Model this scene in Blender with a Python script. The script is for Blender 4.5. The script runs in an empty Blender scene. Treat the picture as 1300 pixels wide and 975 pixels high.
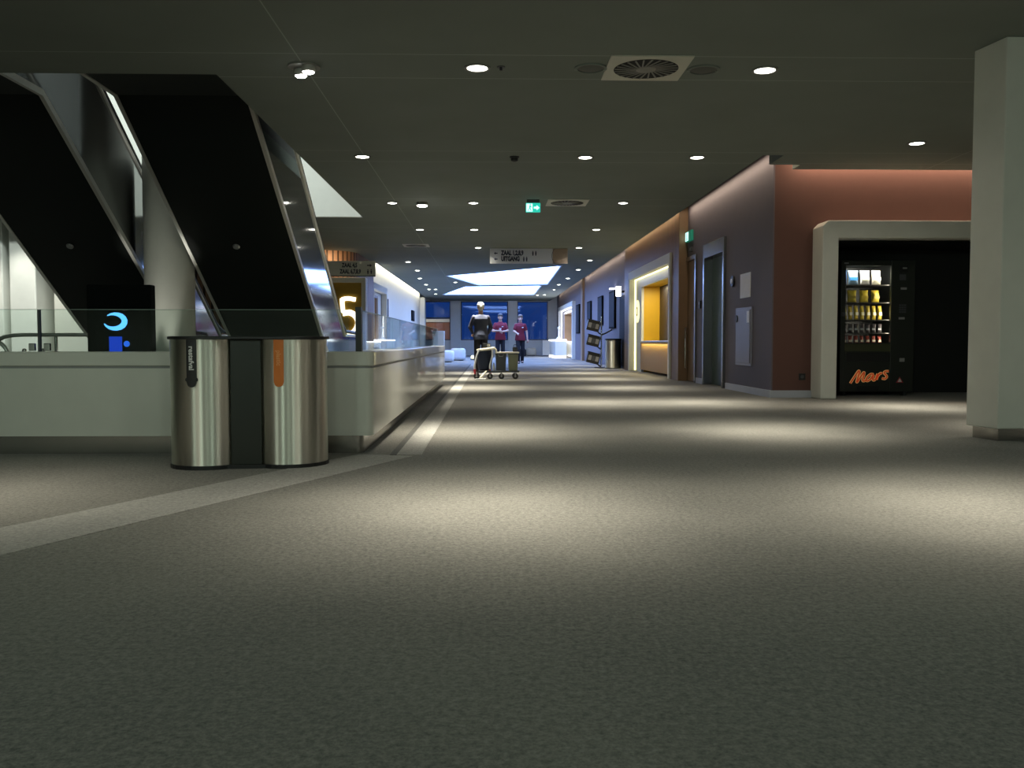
import bpy, bmesh, math, random
from mathutils import Vector, Matrix, Euler
random.seed(7)
SC = bpy.context.scene
COL = SC.collection
PI = math.pi

# ------------------------------------------------------------------ materials
def new_mat(name):
    m = bpy.data.materials.new(name); m.use_nodes = True
    return m, m.node_tree.nodes, m.node_tree.links

def mat(name, col, rough=0.5, metal=0.0, spec=0.5, noise=0.06, scale=6.0, bump=0.0, bscale=60.0, coat=0.0):
    """plain painted / plastic / metal surface with a little procedural variation"""
    m, N, L = new_mat(name)
    b = N['Principled BSDF']
    b.inputs['Roughness'].default_value = rough
    b.inputs['Metallic'].default_value = metal
    b.inputs['Specular IOR Level'].default_value = spec
    b.inputs['Coat Weight'].default_value = coat
    tc = N.new('ShaderNodeTexCoord'); nz = N.new('ShaderNodeTexNoise')
    nz.inputs['Scale'].default_value = scale; nz.inputs['Detail'].default_value = 4
    L.new(tc.outputs['Object'], nz.inputs['Vector'])
    mx = N.new('ShaderNodeMix'); mx.data_type = 'RGBA'
    mx.inputs[6].default_value = tuple(c * (1 - noise) for c in col) + (1,)
    mx.inputs[7].default_value = tuple(min(1, c * (1 + noise)) for c in col) + (1,)
    L.new(nz.outputs['Fac'], mx.inputs[0]); L.new(mx.outputs[2], b.inputs['Base Color'])
    if bump > 0:
        n2 = N.new('ShaderNodeTexNoise'); n2.inputs['Scale'].default_value = bscale
        L.new(tc.outputs['Object'], n2.inputs['Vector'])
        bp = N.new('ShaderNodeBump'); bp.inputs['Strength'].default_value = bump; bp.inputs['Distance'].default_value = 0.01
        L.new(n2.outputs['Fac'], bp.inputs['Height']); L.new(bp.outputs['Normal'], b.inputs['Normal'])
    return m

def emit(name, col, strength):
    m, N, L = new_mat(name)
    b = N['Principled BSDF']
    b.inputs['Base Color'].default_value = tuple(min(1, c) * 0.6 for c in col) + (1,)
    b.inputs['Emission Color'].default_value = tuple(col) + (1,)
    b.inputs['Emission Strength'].default_value = strength
    return m

def glass(name, tint=(0.93, 0.97, 0.95), rough=0.0, base=0.06, film=None, film_amt=0.0, ior=1.4, refl=1.0):
    """thin sheet of glass: transparent with a fresnel reflection, optionally a printed film"""
    m, N, L = new_mat(name)
    N.remove(N['Principled BSDF'])
    out = N['Material Output']
    tr = N.new('ShaderNodeBsdfTransparent'); tr.inputs['Color'].default_value = tuple(tint) + (1,)
    gl = N.new('ShaderNodeBsdfGlossy'); gl.inputs['Roughness'].default_value = rough
    fr = N.new('ShaderNodeFresnel'); fr.inputs['IOR'].default_value = ior
    ad = N.new('ShaderNodeMath'); ad.operation = 'ADD'; ad.use_clamp = True; ad.inputs[1].default_value = base
    sc_ = N.new('ShaderNodeMath'); sc_.operation = 'MULTIPLY'; sc_.inputs[1].default_value = refl
    L.new(fr.outputs[0], sc_.inputs[0]); L.new(sc_.outputs[0], ad.inputs[0])
    mx = N.new('ShaderNodeMixShader'); L.new(ad.outputs[0], mx.inputs[0])
    L.new(tr.outputs[0], mx.inputs[1]); L.new(gl.outputs[0], mx.inputs[2])
    last = mx
    if film:
        df = N.new('ShaderNodeBsdfDiffuse'); df.inputs['Color'].default_value = tuple(film) + (1,)
        tl = N.new('ShaderNodeBsdfTranslucent'); tl.inputs['Color'].default_value = tuple(film) + (1,)
        m1 = N.new('ShaderNodeMixShader'); m1.inputs[0].default_value = 0.62
        L.new(df.outputs[0], m1.inputs[1]); L.new(tl.outputs[0], m1.inputs[2])
        m2 = N.new('ShaderNodeMixShader'); m2.inputs[0].default_value = film_amt
        L.new(mx.outputs[0], m2.inputs[1]); L.new(m1.outputs[0], m2.inputs[2]); last = m2
    L.new(last.outputs[0], out.inputs['Surface'])
    return m

def carpet(name, ca, cb, stripe=0.0):
    m, N, L = new_mat(name)
    b = N['Principled BSDF']; b.inputs['Roughness'].default_value = 0.95
    b.inputs['Specular IOR Level'].default_value = 0.12
    b.inputs['Sheen Weight'].default_value = 0.15
    tc = N.new('ShaderNodeTexCoord')
    mp = N.new('ShaderNodeMapping'); mp.inputs['Scale'].default_value = (1, 1.0, 1)
    L.new(tc.outputs['Object'], mp.inputs['Vector'])
    n1 = N.new('ShaderNodeTexNoise'); n1.inputs['Scale'].default_value = 95; n1.inputs['Detail'].default_value = 5; n1.inputs['Roughness'].default_value = 0.75
    n2 = N.new('ShaderNodeTexNoise'); n2.inputs['Scale'].default_value = 45; n2.inputs['Detail'].default_value = 5
    n3 = N.new('ShaderNodeTexNoise'); n3.inputs['Scale'].default_value = 0.9; n3.inputs['Detail'].default_value = 3
    for n in (n1, n2, n3): L.new(mp.outputs[0], n.inputs['Vector'])
    a = N.new('ShaderNodeMath'); a.operation = 'MULTIPLY_ADD'; a.inputs[1].default_value = 0.55
    L.new(n1.outputs['Fac'], a.inputs[0])
    a2 = N.new('ShaderNodeMath'); a2.operation = 'MULTIPLY_ADD'; a2.inputs[1].default_value = 0.3
    L.new(n2.outputs['Fac'], a2.inputs[0]); L.new(a.outputs[0], a2.inputs[2])
    a3 = N.new('ShaderNodeMath'); a3.operation = 'MULTIPLY'; a3.inputs[1].default_value = 0.2
    L.new(n3.outputs['Fac'], a3.inputs[0]); L.new(a3.outputs[0], a.inputs[2])
    rp = N.new('ShaderNodeValToRGB')
    rp.color_ramp.elements[0].position = 0.40; rp.color_ramp.elements[0].color = tuple(ca) + (1,)
    rp.color_ramp.elements[1].position = 0.66; rp.color_ramp.elements[1].color = tuple(cb) + (1,)
    L.new(a2.outputs[0], rp.inputs[0]); L.new(rp.outputs[0], b.inputs['Base Color'])
    bp = N.new('ShaderNodeBump'); bp.inputs['Strength'].default_value = 0.5; bp.inputs['Distance'].default_value = 0.006
    L.new(n1.outputs['Fac'], bp.inputs['Height']); L.new(bp.outputs['Normal'], b.inputs['Normal'])
    return m

def slats(name, ca, cb, axis='Y', pitch=0.09, rough=0.5):
    """vertical wooden slats: dark grooves at a real spacing along one world axis"""
    m, N, L = new_mat(name)
    b = N['Principled BSDF']; b.inputs['Roughness'].default_value = rough
    tc = N.new('ShaderNodeTexCoord'); sp = N.new('ShaderNodeSeparateXYZ')
    L.new(tc.outputs['Object'], sp.inputs[0])
    md = N.new('ShaderNodeMath'); md.operation = 'MODULO'; md.inputs[1].default_value = pitch
    of = N.new('ShaderNodeMath'); of.operation = 'ADD'; of.inputs[1].default_value = 100 * pitch
    if axis == 'XY':
        s2 = N.new('ShaderNodeMath'); s2.operation = 'ADD'
        L.new(sp.outputs['X'], s2.inputs[0]); L.new(sp.outputs['Y'], s2.inputs[1]); L.new(s2.outputs[0], of.inputs[0])
    else:
        L.new(sp.outputs[axis], of.inputs[0])
    L.new(of.outputs[0], md.inputs[0])
    gt = N.new('ShaderNodeMath'); gt.operation = 'GREATER_THAN'; gt.inputs[1].default_value = pitch * 0.3
    L.new(md.outputs[0], gt.inputs[0])
    nz = N.new('ShaderNodeTexNoise'); nz.inputs['Scale'].default_value = 5; nz.inputs['Detail'].default_value = 6
    mp = N.new('ShaderNodeMapping'); mp.inputs['Scale'].default_value = (6, 6, 0.5)
    L.new(tc.outputs['Object'], mp.inputs[0]); L.new(mp.outputs[0], nz.inputs['Vector'])
    rp = N.new('ShaderNodeMix'); rp.data_type = 'RGBA'
    rp.inputs[6].default_value = tuple(c * 0.75 for c in cb) + (1,); rp.inputs[7].default_value = tuple(c * 1.25 for c in cb) + (1,)
    L.new(nz.outputs['Fac'], rp.inputs[0])
    mx = N.new('ShaderNodeMix'); mx.data_type = 'RGBA'; mx.inputs[6].default_value = tuple(ca) + (1,)
    L.new(gt.outputs[0], mx.inputs[0]); L.new(rp.outputs[2], mx.inputs[7]); L.new(mx.outputs[2], b.inputs['Base Color'])
    bp = N.new('ShaderNodeBump'); bp.inputs['Strength'].default_value = 0.8; bp.inputs['Distance'].default_value = 0.02
    L.new(gt.outputs[0], bp.inputs['Height']); L.new(bp.outputs['Normal'], b.inputs['Normal'])
    return m

def steel(name, col=(0.62, 0.61, 0.57), rough=0.3, aniso=0.0, rot=0.0, tangent='Z', streak=True):
    m, N, L = new_mat(name)
    b = N['Principled BSDF']
    b.inputs['Metallic'].default_value = 1.0
    b.inputs['Base Color'].default_value = tuple(col) + (1,)
    b.inputs['Roughness'].default_value = rough
    b.inputs['Anisotropic'].default_value = aniso
    b.inputs['Anisotropic Rotation'].default_value = rot
    if aniso:
        tg = N.new('ShaderNodeTangent'); tg.direction_type = 'RADIAL'; tg.axis = tangent
        L.new(tg.outputs[0], b.inputs['Tangent'])
    if streak:
        tc = N.new('ShaderNodeTexCoord'); mp = N.new('ShaderNodeMapping'); mp.inputs['Scale'].default_value = (3, 3, 260)
        nz = N.new('ShaderNodeTexNoise'); nz.inputs['Scale'].default_value = 1.5; nz.inputs['Detail'].default_value = 3
        L.new(tc.outputs['Object'], mp.inputs[0]); L.new(mp.outputs[0], nz.inputs['Vector'])
        mr = N.new('ShaderNodeMapRange'); mr.inputs[3].default_value = rough * 0.8; mr.inputs[4].default_value = rough * 1.25
        L.new(nz.outputs['Fac'], mr.inputs[0]); L.new(mr.outputs[0], b.inputs['Roughness'])
    return m

def ceiling_mat(name, col):
    m, N, L = new_mat(name)
    b = N['Principled BSDF']; b.inputs['Roughness'].default_value = 0.8; b.inputs['Specular IOR Level'].default_value = 0.2
    tc = N.new('ShaderNodeTexCoord'); sp = N.new('ShaderNodeSeparateXYZ'); L.new(tc.outputs['Object'], sp.inputs[0])
    def seam(sock, off, pitch, w):
        o = N.new('ShaderNodeMath'); o.operation = 'ADD'; o.inputs[1].default_value = off; L.new(sock, o.inputs[0])
        d = N.new('ShaderNodeMath'); d.operation = 'MODULO'; d.inputs[1].default_value = pitch; L.new(o.outputs[0], d.inputs[0])
        g = N.new('ShaderNodeMath'); g.operation = 'LESS_THAN'; g.inputs[1].default_value = w; L.new(d.outputs[0], g.inputs[0])
        return g.outputs[0]
    s1 = seam(sp.outputs['Y'], 100 * 3.6 - 7.22, 3.6, 0.012)
    s2 = seam(sp.outputs['Y'], 100 * 3.6 - 7.86, 3.6, 0.012)
    s3 = seam(sp.outputs['X'], 100 * 7.2 + 1.52, 7.2, 0.010)
    mm = N.new('ShaderNodeMath'); mm.operation = 'MAXIMUM'; L.new(s1, mm.inputs[0]); L.new(s2, mm.inputs[1])
    m3 = N.new('ShaderNodeMath'); m3.operation = 'MAXIMUM'; L.new(mm.outputs[0], m3.inputs[0]); L.new(s3, m3.inputs[1])
    nz = N.new('ShaderNodeTexNoise'); nz.inputs['Scale'].default_value = 1.2; L.new(tc.outputs['Object'], nz.inputs['Vector'])
    mx = N.new('ShaderNodeMix'); mx.data_type = 'RGBA'
    mx.inputs[6].default_value = tuple(c * 0.9 for c in col) + (1,); mx.inputs[7].default_value = tuple(c * 1.1 for c in col) + (1,)
    L.new(nz.outputs['Fac'], mx.inputs[0])
    mz = N.new('ShaderNodeMix'); mz.data_type = 'RGBA'; mz.inputs[7].default_value = tuple(c * 1.7 for c in col) + (1,)
    L.new(m3.outputs[0], mz.inputs[0]); L.new(mx.outputs[2], mz.inputs[6]); L.new(mz.outputs[2], b.inputs['Base Color'])
    return m

def brick_mat(name):
    m, N, L = new_mat(name)
    b = N['Principled BSDF']; b.inputs['Roughness'].default_value = 0.9
    tc = N.new('ShaderNodeTexCoord'); mp = N.new('ShaderNodeMapping'); mp.inputs['Rotation'].default_value = (PI / 2, 0, 0)
    br = N.new('ShaderNodeTexBrick'); br.inputs['Scale'].default_value = 3.5
    br.inputs['Color1'].default_value = (0.42, 0.15, 0.07, 1); br.inputs['Color2'].default_value = (0.35, 0.12, 0.06, 1)
    br.inputs['Mortar'].default_value = (0.4, 0.33, 0.3, 1)
    L.new(tc.outputs['Object'], mp.inputs[0]); L.new(mp.outputs[0], br.inputs['Vector']); L.new(br.outputs['Color'], b.inputs['Base Color'])
    return m

M = {}
M['carpet'] = carpet('carpet_grey_brown', (0.085, 0.083, 0.074), (0.31, 0.295, 0.255))
M['carpet_light'] = carpet('carpet_pale_band', (0.22, 0.215, 0.20), (0.50, 0.485, 0.44))
M['carpet_dark'] = carpet('carpet_dark_edge', (0.05, 0.05, 0.047), (0.16, 0.155, 0.14))
M['ceiling'] = ceiling_mat('ceiling_dark_grey', (0.205, 0.235, 0.215))
M['white'] = mat('white_paint', (0.72, 0.72, 0.66), 0.55)
M['white_sat'] = mat('white_satin_lacquer', (0.72, 0.72, 0.65), 0.30, spec=0.9, coat=0.35)
M['white_up'] = mat('white_upper_fascia', (0.82, 0.84, 0.80), 0.6)
M['lilac'] = mat('mauve_grey_wall', (0.135, 0.118, 0.142), 0.7, bump=0.05)
M['brown'] = mat('red_brown_wall', (0.135, 0.062, 0.050), 0.75, bump=0.05)
M['wall_dark'] = mat('dark_grey_wall', (0.09, 0.095, 0.095), 0.7)
M['black_wall'] = mat('black_niche_paint', (0.012, 0.013, 0.012), 0.6)
M['wood_slat'] = slats('brown_wood_slats', (0.035, 0.02, 0.012), (0.23, 0.135, 0.075), 'Y', 0.10)
M['drum_slat'] = slats('curved_wood_slats', (0.05, 0.028, 0.016), (0.33, 0.19, 0.11), 'XY', 0.19)
M['wood'] = mat('brown_door_veneer', (0.21, 0.135, 0.075), 0.45, noise=0.2, scale=3)
M['wood_post'] = mat('wood_post', (0.23, 0.14, 0.075), 0.5, noise=0.2, scale=3)
M['yellow'] = mat('mustard_yellow', (0.66, 0.38, 0.010), 0.5)
M['yellow_panel'] = mat('ochre_panel', (0.40, 0.235, 0.02), 0.55)
M['dark_door'] = mat('dark_interior', (0.02, 0.014, 0.014), 0.5)
M['black'] = mat('black_plastic', (0.012, 0.012, 0.013), 0.4)
M['black_soft'] = mat('black_cloth', (0.02, 0.021, 0.026), 0.85, bump=0.2)
M['escalator'] = mat('escalator_black_underside', (0.008, 0.012, 0.011), 0.5, spec=0.2)
M['matt_black'] = mat('matt_black_board', (0.006, 0.007, 0.007), 0.9, spec=0.08)
M['mirror'] = steel('polished_steel_cladding', (0.42, 0.44, 0.44), 0.07, streak=False)
M['trim'] = steel('steel_edge_trim', (0.80, 0.80, 0.76), 0.5, streak=False)
M['steel'] = steel('brushed_steel_bin', (0.82, 0.80, 0.71), 0.40, 0.97, 0.25)
M['plinth'] = steel('brushed_steel_plinth', (0.42, 0.41, 0.39), 0.2, streak=False)
M['chrome'] = steel('chrome_tube', (0.75, 0.75, 0.74), 0.12, streak=False)
M['frame_metal'] = steel('door_frame_steel', (0.33, 0.33, 0.34), 0.25, streak=False)
M['green_door'] = mat('dark_green_door', (0.022, 0.04, 0.026), 0.35, spec=0.3)
M['glass'] = glass('clear_glass', (0.93, 0.98, 0.96), 0.0, 0.015, ior=1.22, refl=0.5)
M['glass_case'] = glass('display_glass', (0.95, 0.97, 0.97), 0.0, 0.01)
M['glass_win'] = glass('window_glass', (0.85, 0.92, 0.97), 0.0, 0.0)
M['glass_edge'] = mat('glass_edge_green', (0.35, 0.46, 0.42), 0.2)
M['lamp'] = emit('downlight_glow', (1.0, 0.97, 0.88), 14)
M['lamp_big'] = emit('spotlight_glow', (1.0, 0.99, 0.95), 30)
M['panel_light'] = emit('daylight_panel', (0.27, 0.45, 1.0), 10.0)
M['coffer'] = mat('coffer_lining', (0.6, 0.66, 0.75), 0.6)
M['led'] = emit('led_strip_warm', (1.0, 0.93, 0.45), 3.2)
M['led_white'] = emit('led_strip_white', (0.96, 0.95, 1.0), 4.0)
M['numeral'] = emit('lit_numeral', (1.0, 0.97, 0.82), 2.2)
M['disc_lit'] = emit('lit_disc', (1.0, 0.95, 0.55), 1.1)
M['exit_green'] = emit('exit_green', (0.02, 0.55, 0.42), 1.0)
M['exit_white'] = emit('exit_white', (0.55, 1.0, 0.92), 1.7)
M['exit_green_dim'] = emit('exit_green_dim', (0.01, 0.20, 0.12), 0.5)
M['blue_lit'] = emit('blue_reflection_mark', (0.10, 0.45, 1.0), 1.6)  # emission of these blues stands in for a reflection in the parapet glass
M['blue_deep'] = emit('blue_reflection_block', (0.005, 0.045, 0.55), 0.8)
M['blue_dot'] = emit('blue_reflection_dot', (0.02, 0.14, 0.85), 0.9)
M['sign'] = glass('frosted_sign', (0.8, 0.85, 0.9), 0.15, 0.0, (0.90, 0.90, 0.88), 0.88)
M['sign_tan'] = mat('sign_tan_field', (0.34, 0.27, 0.23), 0.6)
M['sign_text'] = mat('sign_lettering', (0.03, 0.035, 0.06), 0.6)
M['white_text'] = mat('pale_lettering', (0.75, 0.75, 0.75), 0.6)
M['orange'] = mat('orange_label', (0.72, 0.19, 0.02), 0.45)
M['orange_text'] = mat('orange_label_text', (0.85, 0.36, 0.12), 0.5)
M['label_black'] = mat('black_label', (0.02, 0.018, 0.02), 0.45)
M['vend_body'] = mat('vending_black', (0.010, 0.011, 0.010), 0.35)
M['vend_panel'] = mat('vending_panel', (0.022, 0.026, 0.021), 0.3)
M['vend_in'] = mat('vending_interior', (0.03, 0.026, 0.022), 0.5)
M['vend_green'] = mat('vending_olive_tray', (0.05, 0.055, 0.02), 0.5)
M['logo_red'] = emit('logo_red', (0.80, 0.10, 0.025), 0.22)
M['logo_cream'] = emit('logo_outline', (0.85, 0.50, 0.18), 0.30)
M['grey_pl'] = mat('grey_plastic', (0.33, 0.33, 0.33), 0.45)
M['grey_dark'] = mat('dark_grey_plastic', (0.07, 0.075, 0.085), 0.5)
M['olive'] = mat('olive_grey_plastic', (0.24, 0.25, 0.16), 0.5)
M['cream'] = mat('cream_plastic', (0.80, 0.74, 0.58), 0.45)
M['white_pl'] = mat('white_plastic', (0.78, 0.78, 0.78), 0.4)
M['red'] = mat('red_tube', (0.50, 0.03, 0.05), 0.4)
M['navy'] = mat('navy_bag', (0.012, 0.02, 0.045), 0.6)
M['rubber'] = mat('rubber_wheel', (0.03, 0.03, 0.03), 0.8)
M['pouf'] = mat('pale_upholstery', (0.66, 0.66, 0.68), 0.85, bump=0.15)
M['pouf_cream'] = mat('cream_upholstery', (0.55, 0.52, 0.42), 0.85, bump=0.15)
M['paper'] = mat('paper_sheet', (0.80, 0.80, 0.90), 0.7)
M['cab'] = mat('grey_cabinet', (0.24, 0.23, 0.27), 0.4)
M['base_metal'] = mat('pale_skirting', (0.50, 0.52, 0.60), 0.35)
M['poster'] = mat('dark_poster', (0.004, 0.006, 0.014), 0.7, spec=0.15)
M['skin'] = mat('skin', (0.55, 0.34, 0.25), 0.55)
M['skin_b'] = mat('skin_rosy', (0.60, 0.38, 0.29), 0.55)
M['hair_white'] = mat('white_hair', (0.78, 0.75, 0.68), 0.7, bump=0.4, bscale=90)
M['hair_dark'] = mat('dark_hair', (0.03, 0.022, 0.018), 0.55, bump=0.4, bscale=90)
M['hair_brown'] = mat('brown_hair', (0.09, 0.055, 0.035), 0.55, bump=0.4, bscale=90)
M['jumper'] = mat('navy_jumper', (0.05, 0.06, 0.10), 0.9, bump=0.15)
M['maroon'] = mat('maroon_polo', (0.17, 0.012, 0.025), 0.85, bump=0.1)
M['trousers'] = mat('black_trousers', (0.012, 0.012, 0.018), 0.9)
M['shoe'] = mat('black_shoe', (0.012, 0.012, 0.012), 0.4)
M['brick'] = brick_mat('orange_brick')
M['asphalt'] = mat('asphalt', (0.03, 0.03, 0.035), 0.9)
M['vent_plate'] = mat('vent_plate', (0.58, 0.58, 0.50), 0.5)
M['vent_dark'] = mat('vent_slot', (0.01, 0.01, 0.01), 0.8)
M['vent_mid'] = mat('vent_louvre', (0.22, 0.22, 0.20), 0.5)
M['speaker'] = mat('speaker_mesh', (0.10, 0.105, 0.095), 0.7)

# ------------------------------------------------------------------ geometry helpers
class MB:
    def __init__(s): s.bm = bmesh.new()
    def box(s, x0, x1, y0, y1, z0, z1):
        if x0 > x1: x0, x1 = x1, x0
        if y0 > y1: y0, y1 = y1, y0
        v = [s.bm.verts.new(p) for p in ((x0,y0,z0),(x1,y0,z0),(x1,y1,z0),(x0,y1,z0),(x0,y0,z1),(x1,y0,z1),(x1,y1,z1),(x0,y1,z1))]
        for f in ((3,2,1,0),(4,5,6,7),(0,1,5,4),(1,2,6,5),(2,3,7,6),(3,0,4,7)): s.bm.faces.new([v[i] for i in f])
        return s
    def rings(s, rings, cap=True, closed=False):
        R = [[s.bm.verts.new(p) for p in r] for r in rings]
        n = len(R[0])
        pairs = list(zip(R, R[1:])) + ([(R[-1], R[0])] if closed else [])
        for a, b in pairs:
            for i in range(n):
                j = (i + 1) % n
                try: s.bm.faces.new((a[i], a[j], b[j], b[i]))
                except ValueError: pass
        if cap and not closed:
            s.bm.faces.new(list(reversed(R[0]))); s.bm.faces.new(R[-1])
        return s
    def cyl(s, c, r, h, axis='Z', seg=32, r2=None):
        r2 = r if r2 is None else r2
        def P(a, rr, t):
            u, v = rr * math.cos(a), rr * math.sin(a)
            d = {'Z': (u, v, t), 'X': (t, u, v), 'Y': (v, t, u)}[axis]
            return (c[0] + d[0], c[1] + d[1], c[2] + d[2])
        return s.rings([[P(2*PI*i/seg, rr, t) for i in range(seg)] for rr, t in ((r, 0), (r2, h))])
    def lathe(s, prof, c=(0,0,0), seg=32, sx=1.0, sy=1.0):
        return s.rings([[(c[0] + sx*r*math.cos(2*PI*i/seg), c[1] + sy*r*math.sin(2*PI*i/seg), c[2] + z) for i in range(seg)] for r, z in prof])
    def ring(s, c, r0, r1, z0, z1, seg=40):
        pr = [(r0, z0), (r1, z0), (r1, z1), (r0, z1)]
        return s.rings([[(c[0] + pr[k][0]*math.cos(2*PI*i/seg), c[1] + pr[k][0]*math.sin(2*PI*i/seg), c[2] + pr[k][1]) for k in range(4)] for i in range(seg)], closed=True)
    def tube(s, pts, r, seg=10, closed=False):
        pts = [Vector(p) for p in pts]; n = len(pts); rings = []
        prev = None
        for i, p in enumerate(pts):
            if closed: t = (pts[(i+1) % n] - pts[i-1]).normalized()
            else: t = (pts[min(i+1, n-1)] - pts[max(i-1, 0)]).normalized()
            if prev is None:
                up = Vector((0,0,1)) if abs(t.z) < 0.9 else Vector((1,0,0))
                u = t.cross(up).normalized()
            else:
                u = (prev - t * prev.dot(t)).normalized()
            prev = u; w = t.cross(u)
            rr = r[i] if isinstance(r, (list, tuple)) else r
            rings.append([p + u*rr*math.cos(2*PI*k/seg) + w*rr*math.sin(2*PI*k/seg) for k in range(seg)])
        return s.rings(rings, closed=closed)
    def prism(s, poly, axis, a0, a1):
        def P(p, a): return {'X': (a, p[0], p[1]), 'Y': (p[0], a, p[1]), 'Z': (p[0], p[1], a)}[axis]
        return s.rings([[P(p, a0) for p in poly], [P(p, a1) for p in poly]])
    def ell(s, c, r, seg=16, rings=10):
        m = bmesh.ops.create_uvsphere(s.bm, u_segments=seg, v_segments=rings, radius=1)
        for v in m['verts']: v.co = Vector((c[0] + v.co.x*r[0], c[1] + v.co.y*r[1], c[2] + v.co.z*r[2]))
        return s
    def cap(s, a, b, ra, rb, flat=1.0, seg=14):
        """tapered capsule from a to b; flat squashes it along Y"""
        a, b = Vector(a), Vector(b); t = (b - a); L_ = t.length; t.normalize()
        up = Vector((0,0,1)) if abs(t.z) < 0.95 else Vector((0,1,0))
        u = t.cross(up).normalized(); w = t.cross(u)
        prof = [(ra*math.sin(k*PI/10), -ra*math.cos(k*PI/10)) for k in range(1, 6)] + [(rb*math.sin(k*PI/10), L_ - rb*math.cos(k*PI/10)) for k in range(5, 10)]
        R = []
        for r, h in prof:
            ring = []
            for i in range(seg):
                d = u*r*math.cos(2*PI*i/seg) + w*r*math.sin(2*PI*i/seg)
                d.y *= flat
                ring.append(a + t*h + d)
            R.append(ring)
        return s.rings(R)
    def xf(s, m):
        bmesh.ops.transform(s.bm, matrix=m, verts=s.bm.verts); return s
    def mesh(s, name):
        bmesh.ops.recalc_face_normals(s.bm, faces=s.bm.faces)
        me = bpy.data.meshes.new(name); s.bm.to_mesh(me); s.bm.free()
        return me
    def build(s, name, m, parent=None, bevel=0.0, smooth=False, off=None, loc=None, seg=2, angle=35):
        if off is not None:
            bmesh.ops.translate(s.bm, vec=(-off[0], -off[1], -off[2]), verts=s.bm.verts)
        me = s.mesh(name)
        return link(name, me, m, parent, bevel, smooth, loc, seg, angle)

def link(name, me, m, parent=None, bevel=0.0, smooth=False, loc=None, seg=2, angle=35):
    o = bpy.data.objects.new(name, me); COL.objects.link(o)
    for mm in (m if isinstance(m, (list, tuple)) else [m]): me.materials.append(mm)
    if smooth:
        me.polygons.foreach_set('use_smooth', [True] * len(me.polygons))
        me.set_sharp_from_angle(angle=math.radians(angle))
    if bevel:
        b = o.modifiers.new('bevel', 'BEVEL'); b.width = bevel; b.segments = seg; b.limit_method = 'ANGLE'; b.angle_limit = math.radians(40)
    if parent: o.parent = parent
    if loc: o.location = loc
    return o

def thing(name, label, cat, loc=(0,0,0), rz=0.0, group=None):
    o = bpy.data.objects.new(name, None); COL.objects.link(o)
    o.empty_display_size = 0.1
    o.location = loc; o.rotation_euler = (0, 0, rz)
    return tag(o, label, cat, group)

def tag(o, label, cat, group=None, kind=None):
    o['label'] = label; o['category'] = cat
    if group: o['group'] = group
    if kind: o['kind'] = kind
    return o

def struct(o, label=None, cat=None):
    o['kind'] = 'structure'
    if label: o['label'] = label
    if cat: o['category'] = cat
    return o

def text_mesh(s, size, extrude=0.002, bold=0.0, shear=0.0, align='CENTER', space=1.0):
    c = bpy.data.curves.new('lettering', 'FONT'); c.body = s; c.size = size; c.extrude = extrude
    c.offset = bold; c.shear = shear; c.align_x = align; c.align_y = 'CENTER'; c.resolution_u = 4; c.space_character = space
    o = bpy.data.objects.new('lettering_tmp', c); COL.objects.link(o)
    dg = bpy.context.evaluated_depsgraph_get(); dg.update()
    me = bpy.data.meshes.new_from_object(o.evaluated_get(dg))
    bpy.data.objects.remove(o); bpy.data.curves.remove(c)
    me.materials.clear()
    return me

def text(name, s, size, m, parent, mtx, **k):
    me = text_mesh(s, size, **k); me.transform(mtx)
    return link(name, me, m, parent)

FACE_NEG_Y = Matrix.Rotation(PI/2, 4, 'X')                                   # text reads when looking along +Y
def T(x, y, z): return Matrix.Translation((x, y, z))

def spot(parent, loc, energy, size=46, blend=1.0, col=(1.0, 0.94, 0.80), radius=0.05, tilt=(0, 0, 0), power_n=0):
    l = bpy.data.lights.new('lamp_light', 'SPOT'); l.energy = energy; l.spot_size = math.radians(size); l.spot_blend = blend
    l.color = col; l.shadow_soft_size = radius
    if power_n:                                              # reflector lamp: intensity falls off as a power of the cosine
        l.use_nodes = True; N = l.node_tree.nodes; L = l.node_tree.links
        em = N['Emission']; tc = N.new('ShaderNodeTexCoord'); sp = N.new('ShaderNodeSeparateXYZ'); L.new(tc.outputs['Normal'], sp.inputs[0])
        ab = N.new('ShaderNodeMath'); ab.operation = 'ABSOLUTE'; L.new(sp.outputs['Z'], ab.inputs[0])
        pw = N.new('ShaderNodeMath'); pw.operation = 'POWER'; pw.inputs[1].default_value = power_n; L.new(ab.outputs[0], pw.inputs[0])
        sl = N.new('ShaderNodeMath'); sl.operation = 'ADD'; sl.inputs[1].default_value = .013; L.new(pw.outputs[0], sl.inputs[0])   # faint stray light
        L.new(sl.outputs[0], em.inputs['Strength'])
    o = bpy.data.objects.new('lamp_light', l); COL.objects.link(o); o.location = loc; o.rotation_euler = tilt
    if parent: o.parent = parent
    return o

def area(loc, rot, sx, sy, energy, col, spread=180):
    l = bpy.data.lights.new('area_light', 'AREA'); l.shape = 'RECTANGLE'; l.size = sx; l.size_y = sy; l.energy = energy; l.color = col
    l.spread = math.radians(spread)
    o = bpy.data.objects.new('area_light', l); COL.objects.link(o); o.location = loc; o.rotation_euler = rot
    return o

# ------------------------------------------------------------------ camera  (eye 0.75 m, +Y down the corridor)
F_PX = 1150.0
cam = bpy.data.cameras.new('camera'); co = bpy.data.objects.new('camera', cam); COL.objects.link(co)
cam.sensor_fit = 'HORIZONTAL'; cam.sensor_width = 36.0; cam.lens = 36.0 * F_PX / 1300.0; cam.clip_start = 0.05; cam.clip_end = 300
pitch = math.atan(53.5 / F_PX); yaw = math.atan(28 / math.hypot(F_PX, 53.5))
co.location = (0, 0, 0.75); co.rotation_euler = (PI/2 - pitch, 0, -yaw)
SC.camera = co

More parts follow.
